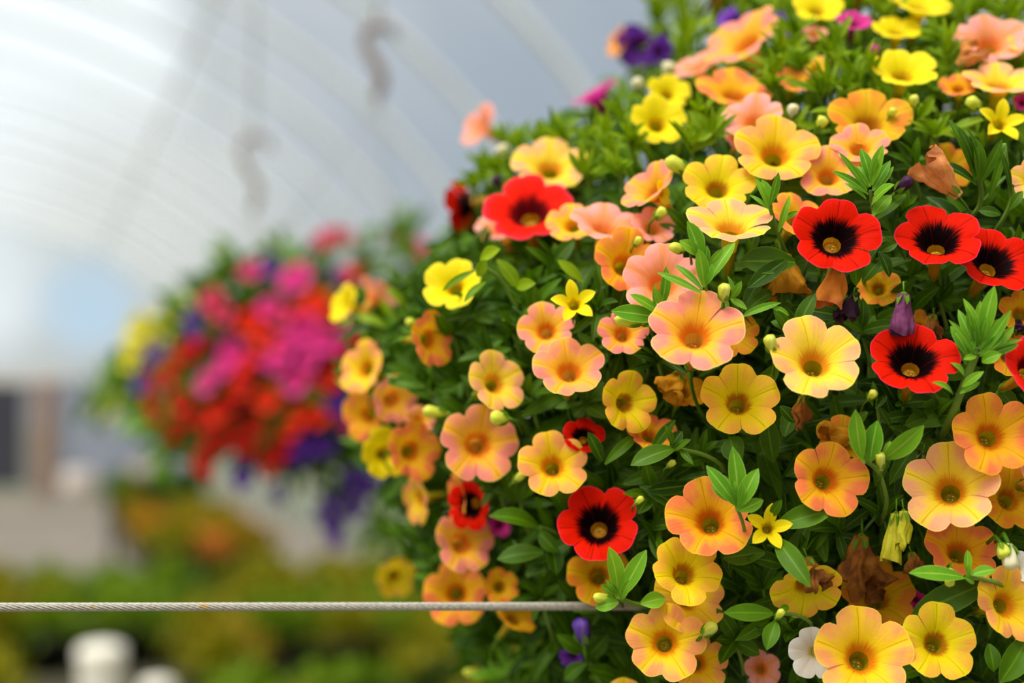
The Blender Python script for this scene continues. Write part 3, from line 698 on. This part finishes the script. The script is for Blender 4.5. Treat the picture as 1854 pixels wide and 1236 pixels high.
# ---------------------------------------------------------------- wire rope
def rope():
    A = at(-900, 1100, .452); B = at(1200, 1097, .53)
    ax = (B-A); L = ax.length; t = ax.normalized(); s = t.orthogonal().normalized(); u = t.cross(s)
    R = .00158; nst = 9; pitch = .0235
    m, nt = new_mat('steel_wire'); q = NT(nt)
    p = q.n('ShaderNodeBsdfPrincipled'); tc = q.n('ShaderNodeTexCoord'); nz = q.n('ShaderNodeTexNoise'); nz.inputs['Scale'].default_value = 160; nz.inputs['Detail'].default_value = 5
    q.l(tc.outputs['Object'], nz.inputs[0])
    n2 = q.n('ShaderNodeTexNoise'); n2.inputs['Scale'].default_value = 900; q.l(tc.outputs['Object'], n2.inputs[0])
    col = q.mix(q.step(n2.outputs[0], .3, .7), lin((150, 146, 136)), lin((178, 174, 164)))
    col = q.mix(q.step(nz.outputs[0], .64, .7, 0, .8), col, lin((176, 140, 60)))
    q.l(col, p.inputs['Base Color']); p.inputs['Metallic'].default_value = .2; p.inputs['Roughness'].default_value = .5
    q.out(p.outputs[0])
    root = None
    mb = MB(); N = int(L/.0011)
    for k in range(nst):
        pts = []
        for i in range(N+1):
            z = L*i/N; a = 2*PI*z/pitch+2*PI*k/nst
            pts.append(A+t*z+(s*math.cos(a)+u*math.sin(a))*(R*.72))
        mb.tube(pts, R*.27, 6)
    mb.tube([A, A.lerp(B, .5), B], R*.72, 8)
    o = mb.build('wire_rope', m, origin=A)
    tag(o, 'twisted steel wire rope stretched taut across the lower left into the flowers', 'rope')
rope()

# ---------------------------------------------------------------- farther hanging baskets
def zc(x, y): return 160+x*.5018, 380+y*.5018
B2 = [('bM', [(745,240,75),(650,350,60),(700,490,72),(775,430,66),(840,470,70),(890,490,50),(740,620,55),(510,510,62),(420,620,66),(480,570,55),(1190,140,75),(1120,90,55),(1205,250,60),(1250,150,50),(590,215,50),(680,545,55),(940,760,42),(790,540,50),(640,540,45),(930,400,40)]),
      ('bD', [(440,320,55),(480,370,45),(870,80,45),(920,90,40),(700,380,45),(790,610,40),(840,110,40),(250,640,30),(1020,480,45),(560,220,35)]),
      ('bR', [(350,505,55),(400,480,40),(300,600,40),(560,600,55),(500,700,50),(420,750,60),(350,745,50),(410,900,62),(470,850,50),(560,850,45),(660,890,52),(700,850,50),(860,380,50),(230,600,42),(215,690,50),(300,800,42),(950,500,50),(600,780,50),(290,560,45),(990,460,40),(240,740,35),(330,690,45),(640,950,40),(430,960,40),(510,800,45),(970,200,40),(1010,400,45),(900,560,40),(430,820,45)]),
      ('bO', [(580,400,58),(640,470,55),(600,520,50),(640,680,62),(820,740,50),(760,740,45),(820,330,58),(870,620,40),(460,730,45),(540,640,50),(730,790,40),(560,560,40),(930,230,40),(770,360,45)]),
      ('bV', [(650,200,48),(370,390,55),(380,440,40),(220,520,45),(180,620,48),(555,955,55),(780,850,50),(740,900,50),(850,850,50),(920,680,35),(680,1010,40),(950,960,50),(930,1050,50),(870,1040,50),(880,1130,48),(890,1190,38),(900,240,45),(1000,1010,45),(890,700,40),(850,1090,45),(960,1080,45),(260,500,40),(800,150,30),(690,1040,30),(1030,940,45)])]
D2 = 1.72
def petunia_base(seed):
    rr = random.Random(seed)
    return flower_mesh(1.0, (Vector((1, 0, 0)), Vector((0, 1, 0)), Vector((0, 0, 1))), Vector((0, 0, 0)), rr, False, 1.2, ring=5, seg=6)[0]
PNAME = {'bM': ('pink_petunia', 'bright pink petunia plant in the blurred basket behind the wire rope', 'pink'), 'bD': ('rose_petunia', 'dusky rose petunia plant in the blurred middle basket', 'rose'), 'bR': ('red_petunia', 'deep red petunia plant in the blurred middle basket', 'red'), 'bO': ('orange_petunia', 'orange-red petunia plant in the blurred middle basket', 'orange'), 'bV': ('purple_petunia', 'purple petunia plant trailing from the blurred middle basket', 'purple')}
PNAME['bM'] = ('pink_petunia', 'bright pink petunia plant in the blurred middle basket', 'pink')
def d2(x, y):
    px, py = zc(x, y); t = ((px-545)/330)**2+((py-680)/290)**2
    return D2 - max(.20*math.sqrt(max(0, 1-t)), .13 if py > 800 and px > 400 else 0)
for key, lst in B2:
    pl = thing(PNAME[key][0], PNAME[key][1], 'plant', at(545, 700, D2))
    protos = [petunia_base(i) for i in range(3)]
    meshes = []
    for k, (x, y, r) in enumerate(lst):
        px, py = zc(x, y); d = d2(x, y); p = at(px, py, d)
        nn = cdir((px-545)/330*.8+fr.uniform(-.3, .3), -(py-700)/290*(.1 if key == 'bV' else .5)+fr.uniform(-.1, .4), 1)
        if k < 3:
            o = protos[k].build('flower', MP[key], pl, origin=(0, 0, 0)); meshes.append(o)
        else:
            o = meshes[k % 3].copy(); C.objects.link(o); o.parent = pl
        o.location = p - pl.location
        o.rotation_euler = (nn.to_track_quat('Z', 'Y') @ Matrix.Rotation(fr.uniform(0, 6), 3, 'Z').to_quaternion()).to_euler()
        R = r*.5018*d/FPX*fr.uniform(.72, 1.0)
        o.scale = (R, R, R)
    mb = MB()
    for x, y, r in lst:
        px, py = zc(x, y); d = d2(x, y)
        a = at(px, py, d+.015); b = at(545+(px-545)*.6, 640+(py-640)*.6, D2+.0)
        mb.tube([a, a.lerp(b, .5)+Vector((0, 0, .01)), b], .0015, 5)
    mb.build('stems', STEMD, pl, origin=pl.location)['kind'] = 'stuff'

def fern_ball(mb, n, cx, cy, rx, ry, D, rz, Ls, wr, tone=(0, 1), k0=.55):
    for _ in range(n):
        th = fr.uniform(0, 2*PI); z = fr.uniform(-1, 1); s = math.sqrt(1-z*z); k = fr.uniform(k0, 1.0)
        v = Vector((s*math.cos(th), s*math.sin(th), z))*k
        p = at(cx, cy, D)+RC @ Vector((v.x*rx/FPX*D, v.y*ry/FPX*D, v.z*rz))
        dr = (RC @ v + Vector((fr.uniform(-1, 1), fr.uniform(-1, 1), fr.uniform(-.8, .8)))).normalized(); L = fr.uniform(*Ls)
        n_ = (RC @ v + Vector((0, 0, .5)) + Vector((fr.uniform(-1, 1), fr.uniform(-1, 1), fr.uniform(-1, 1)))*.4)
        leaf(mb, p, p+dr*L, n_, L*wr, fr.uniform(*tone), seg=4)
def basket(tagname, cx, cy, D, label, cord_x, hook):
    c = at(cx, cy+15, D)
    b = thing('hanging_basket', label, 'basket', c, 'farther hanging baskets')
    m = MB(); m.lathe([(.02, -.09), (.08, -.085), (.12, -.02), (.15, .05), (.155, .05), (.155, .06), (.145, .06), (.12, .03), (.001, .03)], c, 28); m.build('pot', BLACKP, b, origin=c)
    hx, hy = hook; top = at(hx, hy+60, D)
    wm = simple('hanger_wire', (150, 150, 150), .5, .3)
    for k in range(3):
        a = 2*PI*k/3+.4; m = MB(); e = c+Vector((.15*math.cos(a), .15*math.sin(a), .055))
        m.tube([e, top], .0012, 6); m.build('hanger_wire', wm, b, origin=c)
    # hook: loop at the bottom, long shank, open crook at the top
    HM = simple('hook_plastic', (132, 114, 100), .55, var=.3, scale=60)
    m = MB(); pts = []
    sc = D/FPX
    for x, y in [(-5, 62), (-2, 52), (3, 38), (5, 20), (-3, 2), (-14, -18), (-24, -38), (-25, -56), (-12, -70), (8, -72), (24, -62), (30, -46)]:
        pts.append(at(hx, hy, D)+RIGHT*x*sc+UPV*(-y)*sc)
    m.tube(pts, [.004, .0065, .0075, .0075, .0072, .0068, .0065, .0065, .0065, .006, .0055, .003], 10)
    m.build('hook', HM, b, origin=c)
    m = MB(); q = at(hx-2, hy-72, D); m.tube([q, q+Vector((0, 0, 4.45-q.z))], .0028, 8); m.build('drop_cord', simple('cord', (206, 212, 214), .7), b, origin=c)
    return b
bk = basket('near', 560, 700, D2, 'middle hanging basket overflowing with red, pink and purple petunias', 690, (686, 118))
m = MB(); fern_ball(m, 1000, 560, 660, 265, 190, D2, .16, (.03, .055), .38)
for (x, y, rx, ry) in [(190,700,22,40),(700,440,70,26),(520,470,40,30),(640,870,70,40),(610,860,40,30),(690,960,16,40),(290,800,16,40),(430,480,30,30),(580,510,40,30),(520,740,22,22),(770,480,40,60),(730,940,30,60)]:
    fern_ball(m, 26, x, y, rx, ry, D2-.1 if x > 250 else D2, .04, (.025, .05), .38, (.5, 1), 0)
tr0 = thing('trailing_greenery', 'leafy petunia greenery filling the blurred middle basket', 'plant', at(560, 700, D2)); m.build('foliage', LEAFB, tr0, origin=at(560, 700, D2))
pm = MB(); ball(pm, at(560, 670, D2+.03), .15, .15, .11, -.99, .99, nz=.2); pm.build('shade_core', simple('shade_core_dark', (20, 30, 10), .9, var=.5, scale=50), tr0, origin=at(560, 700, D2))  # added dark ball standing in for shade inside the foliage
# third basket
D3 = 2.45
bk3 = basket('far', 400, 680, D3, 'farthest hanging basket, mostly hidden, yellow-green growth at its left', 465, (462, 320))
p3 = thing('yellow_petunia', 'pale yellow petunia plant spilling from the farthest hanging basket', 'plant', at(400, 700, D3))
m = MB(); fern_ball(m, 800, 395, 700, 165, 100, D3, .14, (.03, .06), .4, (.5, 1)); m.build('foliage', LEAFB, p3, origin=p3.location)
for i, (px, py) in enumerate([(262,606),(285,592),(240,620),(270,640),(205,690),(300,575),(225,645),(190,730),(330,560),(250,590)]):
    o = petunia_base(20+i).build('flower', MP['bY'], p3, origin=(0, 0, 0))
    o.location = at(px, py, D3-.1)-p3.location; nn = cdir(-.5, .3, 1); o.rotation_euler = nn.to_track_quat('Z', 'Y').to_euler(); o.scale = (.028,)*3

# ---------------------------------------------------------------- greenhouse
XC, AX, BZ, ZS = -2.0, 5.5, 3.65, 1.6      # house centre, half width, rise, springing height
Y0, Y1 = -7.0, 28.5
def struct(o): o['kind'] = 'structure'; return o
FILM, nt = new_mat('poly_film'); q = NT(nt)
tr_ = q.n('ShaderNodeBsdfTransparent'); tr_.inputs[0].default_value = (.93, .95, .96, 1)
tl_ = q.n('ShaderNodeBsdfTranslucent'); tl_.inputs[0].default_value = (.8, .84, .88, 1)
df_ = q.n('ShaderNodeBsdfDiffuse'); df_.inputs[0].default_value = (.7, .74, .78, 1)
tc = q.n('ShaderNodeTexCoord'); nz = q.n('ShaderNodeTexNoise'); nz.inputs['Scale'].default_value = .8; q.l(tc.outputs['Object'], nz.inputs[0])
mx = q.n('ShaderNodeMixShader'); mx.inputs[0].default_value = .4; q.l(tl_.outputs[0], mx.inputs[1]); q.l(df_.outputs[0], mx.inputs[2])
m2 = q.n('ShaderNodeMixShader'); q.l(q.step(nz.outputs[0], .3, .7, .16, .28), m2.inputs[0]); q.l(tr_.outputs[0], m2.inputs[1]); q.l(mx.outputs[0], m2.inputs[2])
q.out(m2.outputs[0])
def arch(th, off=0): return Vector((XC+(AX+off)*math.cos(th), 0, ZS+(BZ+off)*math.sin(th)))
m = MB(); rows = []
for i in range(49):
    p = arch(PI*i/48); rows.append([p+Vector((0, Y0+(Y1-Y0)*j/20, 0)) for j in range(21)])
m.grid(rows); struct(m.build('ceiling', FILM))
for nm, sx in (('wall_right', 1), ('wall_left', -1)):
    m = MB(); x = XC+sx*AX; m.grid([[(x, Y0, .0), (x, Y1, .0)], [(x, Y0, ZS), (x, Y1, ZS)]]); struct(m.build(nm, FILM))
ENDM = simple('end_panel', (206, 206, 204), .7, var=.12, scale=3)
def endwall(nm, y, mat, zlo):
    m = MB(); ps = [arch(PI*i/48)+Vector((0, y, 0)) for i in range(49)]
    rows = [[Vector((p.x, y, zlo)) for p in ps], ps]
    m.grid(rows); return struct(m.build(nm, mat))
endwall('wall_back', Y0, FILM, 0); endwall('wall_front', Y1, FILM, 0)
# opaque lower panels of the end wall, and the panel band above the door
GALV = simple('galvanised_pipe', (214, 220, 224), .5, .0, var=.1, scale=4)
y = Y0+.6; k = 1
while y < Y1:
    m = MB(); m.tube([arch(PI*i/36, -.05)+Vector((0, y, 0)) for i in range(37)], .034, 8)
    for s in (0, PI): m.tube([arch(s, -.05)+Vector((0, y, 0)), Vector((arch(s, -.05).x, y, 0))], .034, 8)
    struct(m.build('trim_%d' % k, GALV)); k += 1; y += 1.5
for th in (PI/2, PI*.3, PI*.7):
    m = MB(); p = arch(th, -.11); m.tube([p+Vector((0, Y0, 0)), p+Vector((0, Y1, 0))], .02, 8); struct(m.build('trim_%d' % k, GALV)); k += 1
# straight truss bar that carries the basket line
m = MB(); 
for py in (Y0,): pass
FLOORM, nt = new_mat('concrete_floor'); q = NT(nt)
p = q.n('ShaderNodeBsdfPrincipled'); tc = q.n('ShaderNodeTexCoord'); nz = q.n('ShaderNodeTexNoise'); nz.inputs['Scale'].default_value = 1.2; nz.inputs['Detail'].default_value = 6
q.l(tc.outputs['Object'], nz.inputs[0]); q.l(q.mix(q.step(nz.outputs[0], .35, .65), lin((98, 90, 80)), lin((118, 110, 100))), p.inputs['Base Color']); p.inputs['Roughness'].default_value = .8
q.out(p.outputs[0])
m = MB(); m.grid([[(XC-AX-.0, Y0, 0), (XC+AX, Y0, 0)], [(XC-AX, Y1, 0), (XC+AX, Y1, 0)]]); struct(m.build('floor', FLOORM))
GRND = simple('outside_ground', (96, 104, 70), .9, var=.3, scale=.3)
m = MB(); m.grid([[(-70, -60, -.06), (70, -60, -.06)], [(-70, 120, -.06), (70, 120, -.06)]]); struct(m.build('ground', GRND))

# world position of pixel on a plane y = Y
def onY(px, py, Y):
    v = RC @ Vector(((px-927)/FPX, (618-py)/FPX, -1)); return EYE + v*((Y-EYE.y)/v.y)
def onZ(px, py, Z):
    v = RC @ Vector(((px-927)/FPX, (618-py)/FPX, -1)); return EYE + v*((Z-EYE.z)/v.z)
def panel(nm, x0, y0, x1, y1, Y, mat, th=.05):
    a = onY(x0, y1, Y); b = onY(x1, y0, Y); m = MB()
    m.box(((a.x+b.x)/2, Y, (a.z+b.z)/2), (abs(b.x-a.x), th, abs(b.z-a.z))); return struct(m.build(nm, mat, smooth=False))
YE = Y1-.1
panel('wall_end', -420, 672, 120, 690, YE, ENDM)
panel('wall_end_left', -420, 690, -140, 890, YE, ENDM)
DOORD = simple('door_dark', (52, 54, 66), .6)
d_ = panel('door_1', -135, 693, 46, 884, YE-.02, DOORD, .06)
for nm, a in (('door_jamb', (46, 690, 68, 888)), ): panel('trim_%d' % k, *a, YE-.05, simple('grey_jamb', (136, 132, 132), .7), .12); k += 1
panel('trim_%d' % k, 68, 690, 98, 892, YE-.08, simple('brown_post', (140, 104, 84), .8, var=.15, scale=3), .2); k += 1
panel('wall_end_right', 98, 690, 330, 888, YE, simple('blue_grey_panel', (142, 150, 168), .7, var=.12, scale=2))
# objects by the far wall
def drum(px, py, wpx, hpx, Y, mat, nm, label, cat):
    b = onZ(px, py, 0) if Y is None else onY(px, py, Y)
    sc = (b-EYE).dot(-BACK)/FPX; r = wpx*.5*sc; h = hpx*sc
    t = thing(nm, label, cat, (b.x, b.y, 0)); m = MB()
    m.lathe([(r*.001, 0), (r*.85, 0), (r, h*.1), (r, h*.9), (r*.93, h)], (b.x, b.y, 0), 20); m.build('body', mat, t, origin=(b.x, b.y, 0))
    m = MB(); m.lathe([(r*1.02, h*.93), (r*1.04, h), (r*.9, h*1.03), (.001, h*1.05)], (b.x, b.y, 0), 20); m.build('lid', mat, t, origin=(b.x, b.y, 0))
drum(142, 895, 62, 42, None, simple('white_tub', (206, 196, 190), .6), 'storage_drum', 'squat off-white drum on the floor by the far end wall', 'drum')
drum(262, 905, 60, 60, None, simple('tan_tub', (176, 160, 140), .6), 'storage_barrel', 'tan barrel standing far back behind the blurred basket', 'barrel')

# benches with bedding plants
BW = simple('bench_wood', (62, 60, 40), .85, var=.2, scale=5)
def bench(x0, x1, y0, y1, zt, label):
    c = Vector(((x0+x1)/2, (y0+y1)/2, 0)); t = thing('growing_bench', label, 'bench', c, 'growing benches')
    m = MB(); m.box((c.x, c.y, zt-.03), (x1-x0, y1-y0, .06)); m.build('bench_top', BW, t, origin=c, smooth=False)
    for x in (x0+.08, x1-.08):
        for y in (y0+.08, y1-.08):
            m = MB(); m.box((x, y, (zt-.06)/2), (.07, .07, zt-.06)); m.build('leg', BW, t, origin=c, smooth=False)
ZB = .72
bench(-1.3, 3.3, 2.6, 6.35, ZB, 'low wide bench of olive green bedding plants nearest the camera')
bench(.66, 1.5, 8.6, 14.0, .6, 'narrower bench of mixed green and orange plants behind the near one')
COLS = {'green': leaf_mat('bedding_green', (80, 110, 2), (122, 148, 6), (100, 150, 20), rough=.6, spec=.2), 'olive': leaf_mat('bedding_olive', (100, 104, 2), (144, 138, 4), (140, 140, 14), rough=.6, spec=.2),
        'gold': leaf_mat('bedding_gold', (124, 108, 2), (164, 136, 4), (170, 150, 20), rough=.6, spec=.2), 'orange': leaf_mat('bedding_orange', (196, 110, 30), (220, 140, 60), (150, 110, 30), rough=.6, spec=.2), 'dark': leaf_mat('bedding_dark', (16, 44, 6), (40, 76, 12), (50, 90, 20), rough=.6, spec=.2)}
protos = {}
LBL = {'green': 'leafy bright green bedding plant', 'olive': 'yellow-olive bedding plant', 'gold': 'golden-leaved bedding plant', 'orange': 'rusty orange bedding plant', 'dark': 'dark green bedding plant'}
def bed_plant(kind, x, y, z, s, where):
    loc = Vector((x, y, z))
    if kind not in protos:
        t = thing('bedding_plant', LBL[kind]+where, 'plant', (0, 0, 0))
        m = MB(); m.lathe([(.001, 0), (.06, 0), (.085, .11), (.09, .11), (.09, .12), (.075, .12), (.07, .1), (.001, .1)], (0, 0, 0), 16); m.build('pot', BLACKP, t)
        m = MB(); r = random.Random(hash(kind) % 7 if False else len(protos)+3)
        for _ in range(200):
            th = r.uniform(0, 2*PI); e = r.uniform(.0, 1.5); k = r.uniform(.3, 1)
            v = Vector((math.cos(th)*math.cos(e), math.sin(th)*math.cos(e), math.sin(e)))
            p = Vector((0, 0, .1))+Vector((v.x*.13*k, v.y*.13*k, v.z*.12*k)); dr = (v+Vector((r.uniform(-.6, .6), r.uniform(-.6, .6), r.uniform(-.3, .6)))).normalized()
            leaf(m, p, p+dr*r.uniform(.03, .05), Vector((0, 0, 1))+v*.3, .024, r.random(), seg=4)
        m.build('foliage', COLS[kind], t)
        protos[kind] = t
    else:
        p = protos[kind]; t = p.copy(); C.objects.link(t)
        for ch in p.children:
            c = ch.copy(); C.objects.link(c); c.parent = t
        t['label'] = LBL[kind]+where
    t['group'] = LBL[kind].replace('plant', 'plants')+where
    t.location = loc; t.scale = (s, s, s); t.rotation_euler = (0, 0, br.uniform(0, 6))
br = random.Random(12)
for i in range(21):
    for j in range(16):
        x = -1.2+i*.217+br.uniform(-.04, .04); y = 2.75+j*.23+br.uniform(-.04, .04)
        c_ = RC.transposed() @ (Vector((x, y, ZB+.15))-EYE)
        px = 927+c_.x/-c_.z*FPX; py = 618-c_.y/-c_.z*FPX
        if px < -150 or px > 1250 or py > 1330: continue
        # gaps where the black trays show
        if (-60 < px < 90 and 1150 < py < 1230) or (430 < px < 760 and 1150 < py < 1240) or (85 < px < 280 and 1140 < py) or (230 < px < 340 and py > 1200):
            continue
        n = mnoise.noise(Vector((x*1.3, y*1.3, 3)))
        kind = 'green' if n > .2 else ('olive' if n > -.3 else 'gold')
        if br.random() < .12: kind = br.choice(('green', 'olive', 'dark'))
        bed_plant(kind, x, y, ZB, br.uniform(1.0, 1.12), ' in a black pot on the near bench')
for i in range(3):
    for j in range(15):
        x = .8+i*.27+br.uniform(-.05, .05); y = 8.75+j*.36
        c_ = RC.transposed() @ (Vector((x, y, .75))-EYE); px = 927+c_.x/-c_.z*FPX
        if px > 950: continue
        kind = br.choice(('orange', 'olive', 'gold', 'olive', 'gold') if y < 12.3 else ('dark', 'green', 'dark'))
        bed_plant(kind, x, y, .6, br.uniform(1.0, 1.3)*(1.5 if y > 13.2 else 1), ' in a black pot on the middle bench')
# black trays and white pots on the near bench
def tray(px, py, w, label):
    c = onZ(px, py, ZB); t = thing('plant_tray', label, 'tray', c)
    m = MB(); m.box((c.x, c.y, c.z+.03), (w, .3, .05)); m.build('tray_base', BLACKP, t, origin=c, smooth=False)
    m = MB()
    for dx, dy, sx, sy in ((0, .15, w, .02), (0, -.15, w, .02), (-w/2, 0, .02, .3), (w/2, 0, .02, .3)): m.box((c.x+dx, c.y+dy, c.z+.06), (sx, sy, .05))
    m.build('tray_rim', BLACKP, t, origin=c, smooth=False)
tray(25, 1195, .28, 'empty black plant tray on the near bench at the far left'); tray(620, 1205, .5, 'empty black plant tray on the near bench under the wire rope')
WP = simple('white_pot', (226, 222, 210), .45)
def wpot(px, topy, D, label, r=.062):
    c = at(px, topy+110, D)
    t = thing('white_pot', label, 'pot', Vector((c.x, c.y, c.z)))
    m = MB(); zz = at(px, topy, D).z
    h = zz-ZB; b = Vector((c.x, c.y, ZB)); t.location = b
    m.lathe([(.001, 0), (r*.7, 0), (r*.86, h*.6), (r*.93, h*.88)], b, 28); m.build('pot_body', WP, t, origin=b)
    m = MB(); m.lathe([(r*.93, h*.86), (r*.98, h*.88), (r*.98, h*.94), (r*.9, h*.985), (r*.6, h*1.01), (.001, h*1.02)], b, 28); m.build('lid', WP, t, origin=b)
wpot(182, 1168, 3.6, 'white round-topped tub standing among bedding plants at the bottom left'); wpot(284, 1232, 3.5, 'second white tub, only its top showing at the bottom edge', .042)

# ---------------------------------------------------------------- sky and light
w = bpy.data.worlds.new('World'); bpy.context.scene.world = w; w.use_nodes = True
nt = w.node_tree; nt.nodes.clear(); q = NT(nt)
tc = q.n('ShaderNodeTexCoord')
nz = q.n('ShaderNodeTexNoise'); nz.inputs['Scale'].default_value = 3.5; nz.inputs['Detail'].default_value = 3; q.l(tc.outputs['Generated'], nz.inputs[0])
def lobe(px, py, a0, a1, wob=.0):
    v = (RC @ Vector(((px-927)/FPX, (618-py)/FPX, -1))).normalized()
    d = q.n('ShaderNodeVectorMath', operation='DOT_PRODUCT'); q.l(tc.outputs['Generated'], d.inputs[0]); d.inputs[1].default_value = v
    ang = q.math('ARCCOSINE', q.math('MINIMUM', d.outputs['Value'], .99999))
    if wob: ang = q.math('ADD', ang, q.math('MULTIPLY', q.math('SUBTRACT', nz.outputs[0], .5), wob))
    return q.step(ang, math.radians(a0), math.radians(a1), 1, 0)
sep = q.n('ShaderNodeSeparateXYZ'); q.l(tc.outputs['Generated'], sep.inputs[0])
col = q.mix(q.step(sep.outputs[2], -.05, .6), lin((186, 190, 190)), lin((146, 160, 178)))
col = q.mix(lobe(1000, 100, 4, 16), col, lin((140, 154, 170)))
col = q.mix(lobe(-330, 60, 11, 14, .12), col, (.80, .86, .90, 1))
col = q.mix(lobe(240, 400, 1, 7, .05), col, lin((196, 201, 201)))
col = q.mix(lobe(160, 550, .8, 2.6), col, lin((180, 206, 226)))
# broad cloud glare overhead, outside the frame
up = q.n('ShaderNodeVectorMath', operation='DOT_PRODUCT'); q.l(tc.outputs['Generated'], up.inputs[0]); up.inputs[1].default_value = Vector((-.35, -.25, .9)).normalized()
boost = q.step(up.outputs['Value'], .5, .95, 1.0, 4.0)
bk_ = q.n('ShaderNodeVectorMath', operation='DOT_PRODUCT'); q.l(tc.outputs['Generated'], bk_.inputs[0]); bk_.inputs[1].default_value = -BACK
col = q.mix(q.step(bk_.outputs['Value'], .2, .75, 1, 0), col, (.60, .56, .48, 1))
bg = q.n('ShaderNodeBackground'); q.l(col, bg.inputs[0]); q.l(q.math('MULTIPLY', boost, 1.0), bg.inputs[1])
o = q.n('ShaderNodeOutputWorld'); q.l(bg.outputs[0], o.inputs[0])
sun = bpy.data.lights.new('sun', 'SUN'); sun.energy = 3.6; sun.angle = math.radians(25); sun.color = (1, .97, .92)
so = bpy.data.objects.new('sun', sun); C.objects.link(so)
sd = cdir(-.4, 1.0, .35); so.rotation_euler = sd.to_track_quat('Z', 'Y').to_euler()

# ---------------------------------------------------------------- camera
cam = bpy.data.cameras.new('camera'); cam.sensor_width = 36; cam.lens = 36*FPX/W; cam.clip_start = .02; cam.clip_end = 300
co = bpy.data.objects.new('camera', cam); C.objects.link(co); co.location = EYE; co.rotation_euler = RC.to_euler()
cam.dof.use_dof = True; cam.dof.focus_distance = .478; cam.dof.aperture_fstop = 4.3
sc = bpy.context.scene; sc.camera = co
sc.view_settings.view_transform = 'Standard'; sc.view_settings.look = 'None'; sc.view_settings.exposure = 0.28; sc.view_settings.gamma = 1.0
sc.view_settings.use_curve_mapping = False
